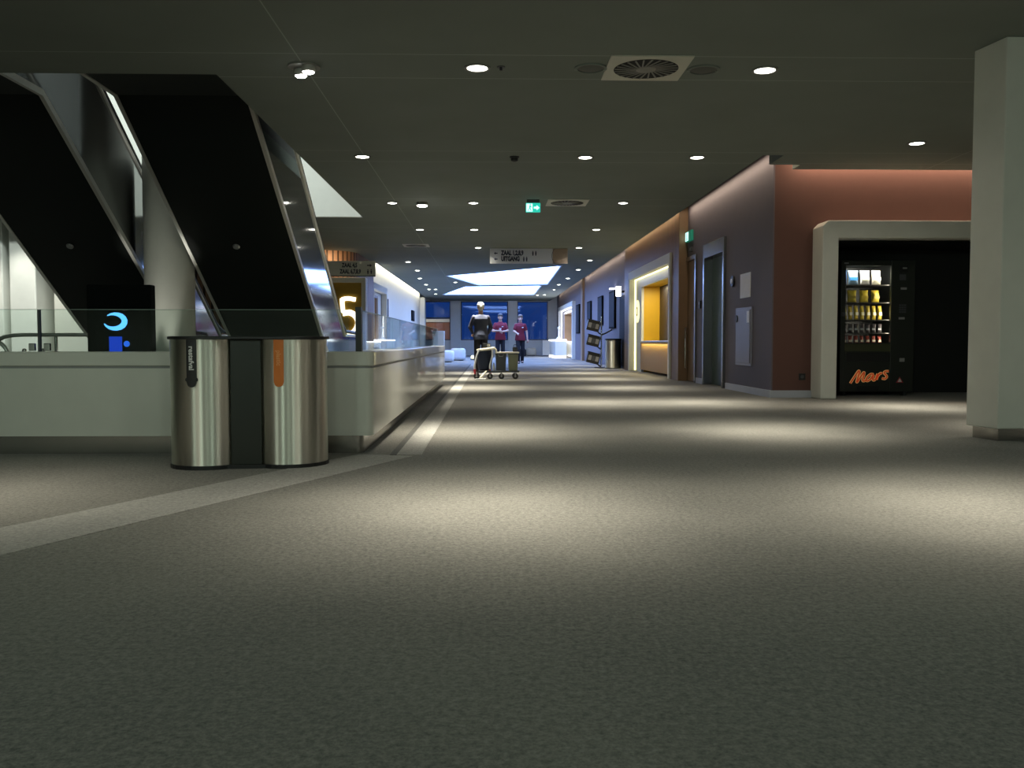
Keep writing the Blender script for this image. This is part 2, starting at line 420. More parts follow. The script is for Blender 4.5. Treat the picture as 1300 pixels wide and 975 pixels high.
# ------------------------------------------------------------------ world: deep blue dusk, seen only through the far windows
w = bpy.data.worlds.new('dusk'); SC.world = w; w.use_nodes = True
w.node_tree.nodes['Background'].inputs['Color'].default_value = (0.016, 0.07, 0.34, 1)
w.node_tree.nodes['Background'].inputs['Strength'].default_value = 0.48

CZ = 3.0          # underside of the ceiling
LX, RX, YB, YF = -13.0, 9.0, -6.0, 50.0

# ------------------------------------------------------------------ floor
struct(MB().box(LX, RX, YB, YF + 0.4, -0.25, 0.0).build('floor', M['carpet']), 'grey-brown speckled carpet floor of the foyer', 'floor')
q = MB()
q.prism([(-4.0, -0.75), (-3.58, -1.03), (-0.607, 5.706), (-0.50, 5.93), (-0.87, 6.03), (-0.993, 5.79)], 'Z', 0.0, 0.003)
q.box(-0.62, -0.455, 6.0, 30.0, 0.0, 0.003)
struct(q.build('trim_1', M['carpet_light']), 'pale carpet band crossing the floor and running along the barrier', 'carpet band')
struct(MB().box(-0.665, -0.62, 6.0, 30.0, 0.0, 0.003).build('trim_2', M['carpet_dark']), 'thin dark carpet line beside the pale band', 'carpet band')

# ------------------------------------------------------------------ ceiling (slab with the escalator opening and the light slots along the walls)
OX, OY0, OY1 = -2.3, 7.8, 16.5
c = MB()
PA = [(-1.472, 31.0), (2.115, 26.8), (2.254, 35.5), (-0.467, 36.0)]      # first daylight panel (skewed)
PB = [(-2.249, 43.3), (-1.027, 37.0), (2.067, 36.3), (2.104, 43.2)]
T0, T1 = CZ, 3.18
def slab(x0, x1, y0, y1): c.box(x0, x1, y0, y1, T0, T1)
slab(LX, OX, YB, OY0)
slab(OX, 3.3, YB, 26.5)
slab(3.3, RX, YB, 10.97)
slab(3.55, 3.95, 10.97, 11.55)
slab(3.95, RX, 10.97, 11.85)
slab(LX, OX, 16.6, 22.0); slab(-3.25, OX, 22.0, 26.5); slab(LX, -3.25, 22.0, 26.2)
slab(-3.25, 3.3, 43.5, YF + 0.4)
slab(-3.25, -2.4, 26.5, 43.5); slab(2.4, 3.3, 26.5, 43.5)
def patch(pts):                                                             # polygon piece of ceiling around the skewed panels
    c.prism(pts, 'Z', T0, T1)
E0, E1, F0_, F1_ = -2.4, 2.4, 26.5, 43.5
patch([(E0, F0_), (E1, F0_), (2.115, 26.8), (-1.472, 31.0)])
patch([(E0, F0_), (-1.472, 31.0), (-0.467, 36.0), (-1.027, 37.0), (E0, 37.0)])
patch([(E0, 37.0), (-1.027, 37.0), (-2.249, 43.3), (E0, F1_)])
patch([(E1, F0_), (E1, 35.9), (2.254, 35.5), (2.115, 26.8)])
patch([(-0.467, 36.0), (2.254, 35.5), (E1, 35.9), (2.067, 36.3), (-1.027, 37.0)])
patch([(E1, 35.9), (E1, F1_), (2.104, 43.2), (2.067, 36.3)])
patch([(E0, F1_), (-2.249, 43.3), (2.104, 43.2), (E1, F1_)])
# closed slots above the wall-washing strips
c.box(3.24, 4.1, 10.97, YF + 0.4, 3.42, 3.5); c.box(3.22, 3.3, 11.5, YF, T1, 3.5)
c.box(3.3, RX, 11.0, 12.6, 3.42, 3.5); c.box(3.5, RX, 10.9, 10.97, T1, 3.5); c.box(3.3, 3.5, 10.85, 10.97, T1, 3.5)
c.box(-3.9, -3.2, 26.2, YF + 0.4, 3.42, 3.5); c.box(-3.25, -3.15, 26.2, YF, T1, 3.5)
c.box(LX, -3.2, 26.2, YF, 3.5, 3.6)
struct(c.build('ceiling', M['ceiling']), 'dark grey panelled ceiling with an opening over the escalators', 'ceiling')

# upper void over the escalators
u = MB()
u.box(-2.3, -2.15, YB, 17.0, T1, 6.6); u.box(LX, -2.15, YB, YB + 0.1, T1, 6.6); u.box(LX - .1, LX, YB, 17.0, T1, 6.6)
u.box(LX, -2.15, YB, 17.0, 6.5, 6.6); u.box(LX, -2.3, 16.62, 17.0, T1, 6.6)
struct(u.build('wall_upper', M['wall_dark']), 'dark upper storey walls seen through the ceiling opening', 'wall')
struct(MB().box(LX, -2.3, 16.5, 16.6, 3.0, 5.28).build('wall_upper_front', M['white_up']), 'bright white upstand of the upper floor above the opening', 'wall')
struct(MB().box(LX, OX, YB + .1, 7.6, T1, 3.66).build('floor_upper', M['wall_dark']), 'edge of the upper floor slab at the head of the escalators', 'floor')
area((-5.5, 12.6, 6.4), (math.radians(38), 0, 0), 6.0, 0.6, 390, (0.92, 1.0, 0.93))

# ------------------------------------------------------------------ walls
W_R = 3.79
HT = 3.42
wb = MB()
wb.box(LX, RX, YB - .2, YB, -.2, 3.0)
struct(wb.build('wall_back', M['white']), 'plain wall behind the viewpoint', 'wall')
struct(MB().box(LX - .2, LX, YB, YF, -.2, 3.5).build('wall_left_outer', M['wall_dark']), 'far side wall of the foyer beyond the escalators', 'wall')
struct(MB().box(RX, RX + .2, YB, 12.6, -.2, 3.5).build('wall_right_outer', M['lilac']), 'side wall beyond the pale column', 'wall')

# mauve wall with the doors (X = 3.79), openings for door_1 and door_2
m_ = MB()
m_.box(W_R, 4.3, 12.4, 14.5, 0, HT); m_.box(W_R, 3.81, 12.12, 12.4, 0, HT); m_.box(W_R, 4.3, 14.5, 15.9, 2.44, HT); m_.box(W_R, 4.3, 15.9, 16.57, 0, HT)
m_.box(W_R, 4.3, 16.57, 17.45, 2.36, HT); m_.box(4.2, 4.3, 14.5, 15.9, 0, 2.44); m_.box(4.2, 4.3, 16.57, 17.45, 0, 2.36)
m_.box(W_R, 4.3, 17.45, 17.55, 0, HT)
struct(m_.build('wall_right', M['lilac']), 'mauve-grey side wall with the steel-framed door', 'wall')
# slatted wood section with the ticket portal
XW = 3.66
ws = MB()
ws.box(XW, 4.3, 17.45, 18.25, 0, HT); ws.box(XW, 4.6, 18.25, 23.7, 2.55, HT); ws.box(XW, 4.3, 23.7, 24.6, 0, HT)
struct(ws.build('wall_right_slatted', M['wood_slat']), 'brown slatted wood wall around the yellow ticket opening', 'wall')
struct(MB().box(3.62, 3.8, 17.36, 17.62, 0, HT).build('trim_3', M['wood_post'], bevel=.006), 'brown wooden post at the near end of the slatted wall', 'wall trim')
w3 = MB(); w3.box(3.75, 4.3, 24.6, 36.0, 0, HT)
struct(w3.build('wall_right_middle', M['lilac']), 'mauve wall with a row of dark poster panels', 'wall')
struct(MB().box(3.66, 3.8, 35.9, 36.5, 0, HT).build('trim_4', M['wood_post'], bevel=.006), 'wooden pilaster between the far poster wall and far portal', 'wall trim')
w4 = MB(); w4.box(3.70, 4.3, 36.5, 39.2, 0, HT); w4.box(3.70, 4.6, 39.2, 47.2, 2.52, HT); w4.box(3.70, 4.3, 47.2, YF, 0, HT)
struct(w4.build('wall_right_far', M['lilac']), 'far stretch of mauve wall around the second white portal', 'wall')
# red-brown wall with the vending niche
v = MB()
v.box(3.81, 4.40, 12.12, 12.4, 0, HT); v.box(4.40, 7.6, 12.12, 12.4, 2.25, HT); v.box(7.6, RX, 12.12, 12.4, 0, HT)
struct(v.build('wall_front', M['brown']), 'red-brown wall around the vending machine niche', 'wall')
n = MB()
n.box(4.44, 4.54, 12.0, 13.4, 0.0, 2.2); n.box(7.4, 7.5, 12.0, 13.4, 0.0, 2.2); n.box(4.44, 7.5, 13.3, 13.4, 0, 2.2); n.box(4.54, 7.4, 12.0, 13.3, 2.10, 2.2)
struct(n.build('wall_niche', M['black_wall']), 'black lining of the vending machine niche', 'wall')
# pale surround of the niche, chamfered at its outer corner
f = MB()
out = [(4.33, 0.0), (4.33, 2.26), (4.40, 2.33), (7.6, 2.33), (7.6, 0.0), (7.4, 0.0), (7.4, 2.10), (4.54, 2.10), (4.54, 0.0)]
f.prism(out, 'Y', 11.75, 12.14)
struct(f.build('trim_5', M['white'], bevel=.012), 'thick off-white surround of the vending machine niche', 'niche surround')

# skirting
b = MB(); b.box(3.765, W_R, 12.12, 14.42, 0, .095); b.box(3.765, W_R, 15.98, 16.5, 0, .095); b.box(3.765, 4.33, 12.09, 12.12, 0, .095)
struct(b.build('baseboard_right', M['base_metal']), 'pale metal skirting of the mauve wall', 'skirting')

# left: rounded slatted drum, white far wall
dr = []
for k in range(13):
    a = -PI/2 + (PI/2) * k / 12
    dr.append((-4.30 + 0.95 * math.cos(a), 23.35 + 0.95 * math.sin(a)))
dr = [(-9.0, 22.4)] + dr + [(-3.35, 26.3), (-9.0, 26.3)]
d_ = MB(); d_.prism(dr, 'Z', 0, 3.0)
struct(d_.build('wall_left_drum', M['drum_slat'], smooth=True), 'round-cornered wooden slatted block beside the left corridor wall', 'wall')
wl = MB(); wl.box(-3.9, -3.55, 26.2, 26.7, 0, HT); wl.box(-3.9, -3.55, 26.7, 28.95, 2.2, HT); wl.box(-3.9, -3.55, 28.95, 46.2, 0, HT); wl.box(-4.3, -4.1, 26.4, 29.2, 0, 2.6)
struct(wl.build('wall_left', M['white']), 'white washed left wall of the far corridor', 'wall')
struct(MB().box(-3.9, -3.3, 46.2, 46.9, 0, 3.0).build('trim_6', M['white']), 'white end pier of the left corridor wall', 'pier')
struct(MB().box(-9.0, -3.9, 26.3, 26.4, 0, 3.5).build('wall_left_infill', M['wall_dark']), 'dark infill wall behind the wooden block', 'wall')
# bright pilasters behind the escalators
wl2 = MB(); wl2.box(LX, -9.0, 17.9, 18.1, 0, 3.0); wl2.box(-9.05, -8.95, 18.1, 22.5, 0, 3.0)
struct(wl2.build('wall_left_rear', M['wall_dark']), 'dark rear wall behind the white pilasters at the left', 'wall')
for i, (x0, x1, mm_, lb) in enumerate(((-10.6, -8.98, 'white_up', 'broad bright white pilaster at the far left edge'), (-8.86, -8.38, 'white_up', 'narrow bright white pilaster next to the broad one'), (-8.06, -7.3, 'white', 'pale pilaster half hidden under the left escalator'))):
    struct(MB().box(x0, x1, 17.0, 17.9, 0, 3.0).build('pillar', M[mm_], bevel=.02), lb, 'pilaster')
for x in (-9.6, -8.6, -7.7):
    spot(None, (x, 16.35, 2.95), 95, 80, 1.0, (1.0, .97, .86), .06, (math.radians(14), 0, 0))
# round column between the escalators
cc = MB(); cc.cyl((-4.15, 11.9, 0), .31, 6.5, seg=48)
struct(cc.build('column_round', M['white'], smooth=True), 'round off-white column standing between the two escalators', 'column')
# uplights at the foot of the round column
spot(None, (-4.34, 11.40, .15), 55, 30, 1.0, (1.0, .97, .86), .04, (PI - math.radians(6), math.radians(3), 0))
spot(None, (-3.98, 11.40, .15), 55, 30, 1.0, (1.0, .97, .86), .04, (PI - math.radians(6), math.radians(-3), 0))
# square column on the right
rc = MB(); rc.prism([(3.755, 7.04), (3.815, 6.70), (4.35, 6.70), (4.35, 7.04)], 'Z', 0.095, 3.0)
col_r = rc.build('column_right', M['white'], bevel=.008)
struct(col_r, 'off-white square column at the right edge of the view', 'column')
rt = MB(); rt.prism([(3.80, 7.02), (3.85, 6.75), (4.33, 6.75), (4.33, 7.02)], 'Z', 0, 0.1)
rt.build('plinth', M['plinth'], col_r)['label'] = 'recessed brushed steel plinth'

# ------------------------------------------------------------------ far window wall
fw = MB()
fw.box(LX, 3.8, YF, YF + .3, -.2, .84); fw.box(LX, 3.8, YF, YF + .3, 2.98, 3.5); fw.box(LX, -3.6, YF, YF + .3, .84, 2.98); fw.box(3.2, 4.3, YF, YF + .3, .84, 2.98)
struct(fw.build('wall_end', M['white']), 'low white sill wall under the far windows', 'wall')
for x0, x1, lb in ((-2.17, -1.6, 'white pier between the left and middle far windows'), (1.0, 1.5, 'white pier between the middle and right far windows')):
    struct(MB().box(x0, x1, YF - .25, YF + .32, 0, 3.0).build('pillar', M['white'], bevel=.01), lb, 'pier')
for i, (x0, x1) in enumerate(((-3.6, -2.17), (-1.6, 1.0), (1.5, 3.2))):
    fr = MB(); t = .05; y0, y1 = YF + .08, YF + .16
    fr.box(x0, x1, y0, y1, .84, .84 + t); fr.box(x0, x1, y0, y1, 2.98 - t, 2.98); fr.box(x0, x0 + t, y0, y1, .84 + t, 2.98 - t); fr.box(x1 - t, x1, y0, y1, .84 + t, 2.98 - t)
    if i == 0: fr.box(x0 + t, x1 - t, y0, y1, 2.02, 2.10)
    wn = fr.build('window_%d' % (i + 1), M['grey_dark'])
    struct(wn, ('left', 'middle', 'right')[i] + ' far window filled with blue dusk', 'window')
    MB().box(x0 + t, x1 - t, y0 + .035, y0 + .045, .84 + t, 2.98 - t).build('pane', M['glass_win'], wn)
# outside
struct(MB().box(-60, 60, YF + .4, 140, -.3, -.2).build('ground', M['asphalt']), 'dark ground outside the far windows', 'ground')
bb = thing('brick_building', 'orange brick building outside behind the left far window', 'building', (-6, 60, -.2))
MB().box(-8, 3.6, 0, 6, 0, 2.25).build('brick_wall', M['brick'], bb); MB().box(-8.2, 3.8, -.2, 6.2, 2.25, 2.45).build('roof_edge', M['white'], bb)
area((-5, 57.5, 2.6), (math.radians(60), 0, 0), 4, .3, 60, (1.0, .82, .6))

# ------------------------------------------------------------------ daylight panels in the ceiling
def panel(pts, label):
    cx = sum(p[0] for p in pts) / 4; cy = sum(p[1] for p in pts) / 4
    t = thing('light_panel', label, 'ceiling light', (cx, cy, CZ))
    loc = [(p[0] - cx, p[1] - cy) for p in pts]
    inn = [(x * .985, y * .985) for x, y in loc]
    MB().prism(inn, 'Z', 0.06, 0.10).build('diffuser', M['panel_light'], t)
    k = MB(); o2 = [(x * 1.012, y * 1.012) for x, y in loc]
    k.rings([[(o2[i][0], o2[i][1], -.012), (inn[i][0], inn[i][1], -.012), (inn[i][0], inn[i][1], .11), (loc[i][0], loc[i][1], .11), (loc[i][0], loc[i][1], 0.0), (o2[i][0], o2[i][1], 0.0)] for i in range(4)], closed=True)
    k.build('frame', M['coffer'], t)
    return t
panel(PA, 'nearer and larger glowing white-blue skewed ceiling light panel')
panel(PB, 'farther glowing white-blue ceiling light panel before the windows')

# ------------------------------------------------------------------ downlights
def downlight(x, y, label, r=.075, power=100, seen=True, big=False):
    t = thing('ceiling_downlight', label, 'ceiling light', (x, y, CZ), 0, 'recessed ceiling downlights')
    MB().ring((0, 0, 0), r, r + .022, -.014, 0.0, 32).build('trim_ring', M['vent_mid'], t, smooth=True)
    MB().lathe([(r * .98, -.002), (r * .9, -.012), (r * .5, -.019), (.004, -.021)], seg=28).build('lens', M['lamp_big' if big else 'lamp'], t, smooth=True)
    if power: spot(t, (0, 0, -.06), power * 1.7, 150, .6, power_n=25)
    return t
P0 = 560
DL = [
 (-0.101, 7.54, 'round ceiling downlight left of the nearest square vent', P0, .075),
 (2.274, 7.546, 'round ceiling downlight right of the nearest square vent', P0, .075),
 (4.826, 10.24, 'round ceiling downlight above the vending machine wall', P0, .07),
 (-1.543, 11.133, 'round ceiling downlight beside the ceiling opening, in front of the white upstand', P0, .07),
 (1.162, 11.114, 'middle downlight of the second visible row, right of the smoke detector', P0, .07),
 (2.523, 11.081, 'rightmost downlight of the second visible row', P0, .07),
 (-1.575, 14.798, 'leftmost downlight of the third row, left of the bright spotlight', P0, .065),
 (-0.265, 14.766, 'downlight of the third row right of the bright spotlight', P0, .065),
 (2.153, 14.707, 'rightmost downlight of the third row, right of the exit sign', P0, .065),
 (-1.399, 18.278, 'leftmost downlight of the fourth row', P0, .065),
 (-0.312, 18.251, 'middle downlight of the fourth row above the cleaning cart', P0, .065),
 (2.128, 18.192, 'rightmost downlight of the fourth row', P0, .065),
 (-0.279, 21.727, 'downlight just left of the hanging direction sign', P0 * 2.2, .065),
 (2.123, 21.669, 'downlight just right of the hanging direction sign', P0, .065),
 (-2.293, 25.591, 'nearest downlight of the line along the left white wall', P0 * .7, .065),
 (-2.274, 28.664, 'second downlight of the line along the left white wall', P0 * .7, .065),
 (-2.472, 32.188, 'third downlight of the line along the left white wall', P0 * .7, .065),
 (-2.496, 35.698, 'fourth downlight of the line along the left white wall', P0 * .7, .065),
 (-2.60, 38.88, 'left lamp of the close pair by the left white wall', P0 * .4, .06),
 (-2.316, 38.875, 'right lamp of the close pair by the left white wall', P0 * .4, .06),
 (-2.545, 42.689, 'farthest downlight by the left white wall', P0 * .25, .06),
 (-1.30, 34.3, 'downlight left of the gap between the two glowing panels', P0 * .4, .065),
 (2.75, 24.985, 'nearest downlight of the line along the right wall', P0 * .7, .065),
 (2.75, 28.239, 'second downlight of the line along the right wall', P0 * .7, .065),
 (2.75, 32.068, 'third downlight of the line along the right wall', P0 * .7, .065),
 (2.70, 35.577, 'fourth downlight of the line along the right wall', P0 * .6, .065),
 (2.75, 39.0, 'fifth downlight of the line along the right wall', P0 * .25, .05),
 (2.60, 43.276, 'right lamp of the farthest pair on the right', P0 * .2, .06),
 (2.28, 43.6, 'left lamp of the farthest pair on the right', P0 * .2, .06),
]
for x, y, lb, pw, r in DL: downlight(x, y, lb, r * 1.15, pw)
# lamps overhead, out of the frame: only their light falls into the view
for x, y, pw in ((0.02, 4.05, P0 * 1.15), (2.35, 4.0, P0 * 1.15), (-2.6, 4.35, P0 * .5), (5.2, 4.2, P0), (5.0, 7.6, P0 * .9)):
    spot(None, (x, y, 2.94), pw * 1.5, 150, .6, power_n=22)

def twin_spot():
    t = thing('ceiling_spotlight', 'brightest ceiling spotlight, twin-headed, near the opening over the escalators', 'ceiling light', (-1.516, 7.553, CZ))
    MB().cyl((0, 0, -.012), .13, .012, seg=36).build('base_plate', M['vent_mid'], t, smooth=True)
    for dx, dy in ((-.038, .06), (.045, -.05)):
        MB().lathe([(.052, -.012), (.058, -.05), (.05, -.062)], (dx, dy, 0), 24).build('lamp_head', M['trim'], t, smooth=True)
        MB().lathe([(.046, -.0625), (.04, -.07), (.004, -.075)], (dx, dy, 0), 24).build('lens', M['lamp_big'], t, smooth=True)
    spot(t, (0, 0, -.12), P0 * .6, 60, 1.0)
twin_spot()
t = thing('ceiling_spotlight', 'large bright ceiling spotlight in the third row, between two smaller lamps', 'ceiling light', (-1.092, 14.786, CZ))
MB().cyl((0, 0, -.05), .09, .05, seg=32).build('lamp_head', M['vent_mid'], t, smooth=True)
MB().lathe([(.085, -.0505), (.07, -.065), (.004, -.072)], seg=28).build('lens', M['lamp_big'], t, smooth=True)
spot(t, (0, 0, -.12), P0 * .8, 70)

# added greenish fill strips behind the viewpoint, for ambient light and bin streaks
for x, e_ in ((-7.0, 115), (-3.2, 125), (-0.4, 60), (2.2, 105), (6.0, 85)):
    area((x, -3.2, 2.93), (math.radians(22), 0, 0), .45, 3.0, e_, (0.80, 1.0, 0.84))

# wall-washing strips inside the slots
WARM = (1.0, 0.80, 0.58)
area((3.66, 14.2, 3.27), (0, math.radians(-20), 0), .03, 6.0, 17, WARM)
area((3.53, 20.9, 3.27), (0, math.radians(-20), 0), .03, 7.0, 9, (1.0, .68, .38))
area((3.62, 30.2, 3.27), (0, math.radians(-20), 0), .03, 11.0, 26, WARM)
area((3.57, 42.5, 3.27), (0, math.radians(-20), 0), .03, 12.0, 16, WARM)
area((6.25, 12.0, 3.25), (math.radians(20), 0, 0), 4.4, .03, 38, (1.0, .74, .52))
area((-3.40, 36.0, 3.28), (0, math.radians(25), 0), .05, 19.6, 150, (1.0, .93, .78))
area((-3.9, 22.15, 2.9), (math.radians(30), 0, 0), 1.2, .05, 10, (1.0, .7, .42))

# ------------------------------------------------------------------ ceiling vents and fittings
def vent(x, y, label, s=.33, blades=24):
    t = thing('ceiling_vent', label, 'ceiling vent', (x, y, CZ), 0, 'square swirl vents in the ceiling')
    MB().box(-s, s, -s, s, -.012, 0).build('face_plate', M['vent_plate'], t, bevel=.003)
    MB().cyl((0, 0, -.0135), s * .80, .0015, seg=48).build('slot_disc', M['vent_dark'], t)
    bl = MB()
    for k in range(blades):
        a0 = 2 * PI * k / blades; r0, r1 = s * .24, s * .78
        p = [(r0, -.006), (r0, .006), (r1, .018), (r1, .004)]
        tw = .25
        pts = []
        for r, o_ in p:
            a = a0 + tw * (r - r0) / (r1 - r0)
            pts.append((r * math.cos(a) - o_ * math.sin(a), r * math.sin(a) + o_ * math.cos(a)))
        bl.prism(pts, 'Z', -.019, -.0135)
    bl.build('blades', M['vent_mid'], t)
    MB().lathe([(s * .26, -.0135), (s * .24, -.02), (.005, -.024)], seg=24).build('hub', M['vent_mid'], t, smooth=True)
vent(1.284, 7.527, 'nearest square swirl vent with black round grille in the ceiling')
vent(1.249, 14.729, 'farther square swirl vent right of the green exit sign')
vent(-1.72, 21.3, 'square swirl vent ahead of the left wall downlights', .3)
def speaker(x, y, lb):
    t = thing('ceiling_speaker', lb, 'speaker', (x, y, CZ))
    MB().ring((0, 0, 0), .11, .135, -.012, 0, 36).build('rim', M['ceiling'], t, smooth=True)
    MB().lathe([(.112, -.003), (.09, -.010), (.005, -.012)], seg=30).build('grille', M['speaker'], t, smooth=True)
speaker(.831, 7.538, 'round dark ceiling speaker left of the nearest vent')
speaker(1.766, 7.558, 'round dark ceiling speaker right of the nearest vent')
t = thing('smoke_detector', 'small black smoke detector on the ceiling in the second row', 'smoke detector', (.30, 11.135, CZ))
MB().cyl((0, 0, -.015), .06, .015, seg=24).build('base_plate', M['black'], t, smooth=True)
MB().lathe([(.045, -.015), (.042, -.05), (.02, -.062), (.004, -.064)], seg=24).build('sensor_head', M['black'], t, smooth=True)
t = thing('sprinkler_head', 'tiny sprinkler head on the ceiling beside the near downlight', 'sprinkler', (.093, 7.535, CZ + .002))
MB().cyl((0, 0, -.006), .035, .006, seg=20).build('escutcheon', M['black'], t, smooth=True)
MB().cyl((0, 0, -.03), .012, .024, seg=14).build('nozzle', M['black'], t, smooth=True)

# exit sign hanging in the corridor
t = thing('exit_sign', 'glowing green exit sign hanging from the ceiling in mid corridor', 'exit sign', (.685, 14.45, CZ))
MB().box(-.10, .10, -.03, .03, -.055, 0).build('mount', M['grey_dark'], t, bevel=.004)
MB().box(-.115, .115, -.02, .02, -.20, -.055).build('housing', M['exit_green'], t, bevel=.004)
r_ = MB(); r_.box(-.105, -.01, -.024, -.02, -.19, -.068); r_.build('door_pictogram', M['exit_white'], t)
mn = MB()                                                    # running figure in front of the lit doorway
mn.cyl((-.045, -.029, -.085), .011, .004, 'Y', 14); mn.prism([(-.062, -.097), (-.034, -.100), (-.042, -.138), (-.060, -.138)], 'Y', -.029, -.0245)
mn.prism([(-.060, -.138), (-.042, -.138), (-.022, -.178), (-.034, -.182)], 'Y', -.029, -.0245); mn.prism([(-.060, -.138), (-.050, -.138), (-.078, -.182), (-.09, -.176)], 'Y', -.029, -.0245)
mn.prism([(-.036, -.101), (-.018, -.122), (-.026, -.127), (-.044, -.11)], 'Y', -.029, -.0245)
mn.build('running_figure', M['exit_green'], t)
ar = MB(); ar.prism([(.012, -.145), (.012, -.115), (.055, -.115), (.055, -.09), (.10, -.13), (.055, -.17), (.055, -.145)], 'Y', -.024, -.02)
ar.build('arrow', M['exit_white'], t)
# exit sign on the right wall
t = thing('exit_sign', 'small green exit sign on the mauve wall above the brown door', 'exit sign', (W_R, 17.12, 2.74))
MB().box(-.05, 0, -.24, .24, -.095, .095).build('housing', M['exit_green_dim'], t, bevel=.004)
MB().box(-.054, -.05, -.02, .22, -.08, .08).build('door_pictogram', M['exit_white'], t)
mn = MB(); mn.cyl((-.058, .09, .05), .018, .004, 'X', 12); mn.prism([(.06, .03), (.11, .03), (.10, -.02), (.13, -.07), (.11, -.075), (.085, -.03), (.05, -.07), (.035, -.06), (.07, -.015)], 'X', -.058, -.054)
mn.build('running_figure', M['exit_green_dim'], t)

# ------------------------------------------------------------------ hanging direction sign
t = thing('direction_sign', 'frosted hanging sign with left arrows for hall numbers and exit', 'sign', (.94, 22.0, 2.64))
MB().box(-.94, .58, -.012, .012, 0, .36).build('panel', M['sign'], t)
MB().box(.58, .94, -.012, .012, 0, .36).build('tan_end', M['sign_tan'], t)['label'] = 'tan coloured right end of the sign'
ac = MB(); ac.tube([(.56 + .14 * (1 - math.sin(a)) , -.016, .18 + .2 * math.cos(a)) for a in [PI * k / 12 for k in range(1, 12)]], .006, 6)
ac.build('arc_mark', M['grey_dark'], t)
for dx in (-.7, .7): MB().cyl((dx, 0, .36), .006, .02, seg=8).build('hanger', M['trim'], t)
CD = Matrix.Diagonal((.66, 1, 1, 1))                                        # condensed lettering
text('lettering', 'ZAAL 1,2,8,9', .15, M['sign_text'], t, T(-.665, -.0135, .25) @ FACE_NEG_Y @ CD, bold=.009, align='LEFT')
text('lettering', 'UITGANG', .15, M['sign_text'], t, T(-.665, -.0135, .11) @ FACE_NEG_Y @ CD, bold=.009, align='LEFT')
for z in (.245, .105):
    a_ = MB(); a_.prism([(-.84, z), (-.80, z + .035), (-.80, z + .012), (-.755, z + .012), (-.755, z - .012), (-.80, z - .012), (-.80, z - .035)], 'Y', -.016, -.012)
    a_.build('arrow', M['sign_text'], t)
for dx, z in ((.10, .245), (.17, .245), (-.12, .105), (-.05, .105)):      # little standing figures (toilet pictograms)
    g = MB(); g.cyl((dx, -.015, z + .045), .014, .003, 'Y', 12); g.prism([(dx - .02, z + .028), (dx + .02, z + .028), (dx + .012, z - .055), (dx - .012, z - .055)], 'Y', -.015, -.012)
    g.build('pictogram', M['sign_text'], t)

# left direction sign
t = thing('direction_sign', 'white direction sign above the yellow panel with numeral, arrow to the right', 'sign', (-3.75, 21.95, 2.32))
MB().box(-.95, 1.0, 0, .05, 0, .37).build('panel', M['white'], t, bevel=.004)
MB().box(-.95, 1.0, -.004, .0, .0, .022).build('bottom_rule', M['black'], t)
text('lettering', 'ZAAL 4,5', .14, M['sign_text'], t, T(.20, -.002, .265) @ FACE_NEG_Y @ CD, bold=.006, align='LEFT')
text('lettering', 'ZAAL 6,7,8,9', .14, M['sign_text'], t, T(.15, -.002, .115) @ FACE_NEG_Y @ CD, bold=.006, align='LEFT')
a_ = MB(); a_.prism([(.915, .265), (.87, .305), (.87, .278), (.80, .278), (.80, .252), (.87, .252), (.87, .225)], 'Y', -.004, 0); a_.build('arrow', M['sign_text'], t)
for dx in (.82, .90):
    g = MB(); g.cyl((dx, -.004, .16), .014, .004, 'Y', 12); g.prism([(dx - .02, .14), (dx + .02, .14), (dx + .012, .06), (dx - .012, .06)], 'Y', -.004, 0); g.build('pictogram', M['sign_text'], t)

# yellow numbered panel in its white surround
t = thing('hall_panel', 'mustard yellow hall panel with a big lit numeral five, beyond the escalator', 'panel', (-4.2, 22.1, 0))
MB().box(-1.6, 1.10, 0, .28, 0, 2.3).build('panel', M['yellow_panel'], t)
fr = MB(); fr.box(-1.6, 1.20, -.1, .28, 2.18, 2.3); fr.box(1.10, 1.20, -.1, .28, 0, 2.18); fr.build('surround', M['white'], t, bevel=.006)
five = [(.95, 1.77), (.77, 1.80), (.62, 1.775), (.605, 1.55), (.635, 1.44), (.80, 1.46), (.94, 1.38), (1.005, 1.25), (.985, 1.10), (.89, .975), (.74, .93)]
fm = MB()
def smooth_path(p, n=6):
    o = []
    for i in range(len(p) - 1):
        p0 = p[max(i - 1, 0)]; p1 = p[i]; p2 = p[i + 1]; p3 = p[min(i + 2, len(p) - 1)]
        for k in range(n):
            s = k / n
            o.append(tuple(.5 * (2 * p1[j] + (p2[j] - p0[j]) * s + (2 * p0[j] - 5 * p1[j] + 4 * p2[j] - p3[j]) * s * s + (3 * p1[j] - p0[j] - 3 * p2[j] + p3[j]) * s ** 3) for j in range(len(p1))))
    o.append(tuple(p[-1])); return o
def stroke(mb, pts, wdt, y0, y1):
    """flat ribbon of even width along a path in the XZ plane, extruded from y0 to y1"""
    L_, R_ = [], []
    for i, p in enumerate(pts):
        a = pts[max(i - 1, 0)]; b = pts[min(i + 1, len(pts) - 1)]
        dx, dz = b[0] - a[0], b[1] - a[1]; l = math.hypot(dx, dz) or 1
        ww = wdt[i] if isinstance(wdt, list) else wdt
        L_.append((p[0] - dz / l * ww, p[1] + dx / l * ww)); R_.append((p[0] + dz / l * ww, p[1] - dx / l * ww))
    rings = [[(L_[i][0], y0, L_[i][1]), (R_[i][0], y0, R_[i][1]), (R_[i][0], y1, R_[i][1]), (L_[i][0], y1, L_[i][1])] for i in range(len(pts))]
    mb.rings(rings)
stroke(fm, smooth_path(five[:3], 5), .05, -.03, 0); stroke(fm, smooth_path([(.625, 1.80), (.63, 1.63), (.65, 1.46)], 5), .05, -.032, 0)
stroke(fm, smooth_path(five[4:], 6), .068, -.034, 0)
fm.build('numeral', M['numeral'], t)['label'] = 'glowing white numeral five'

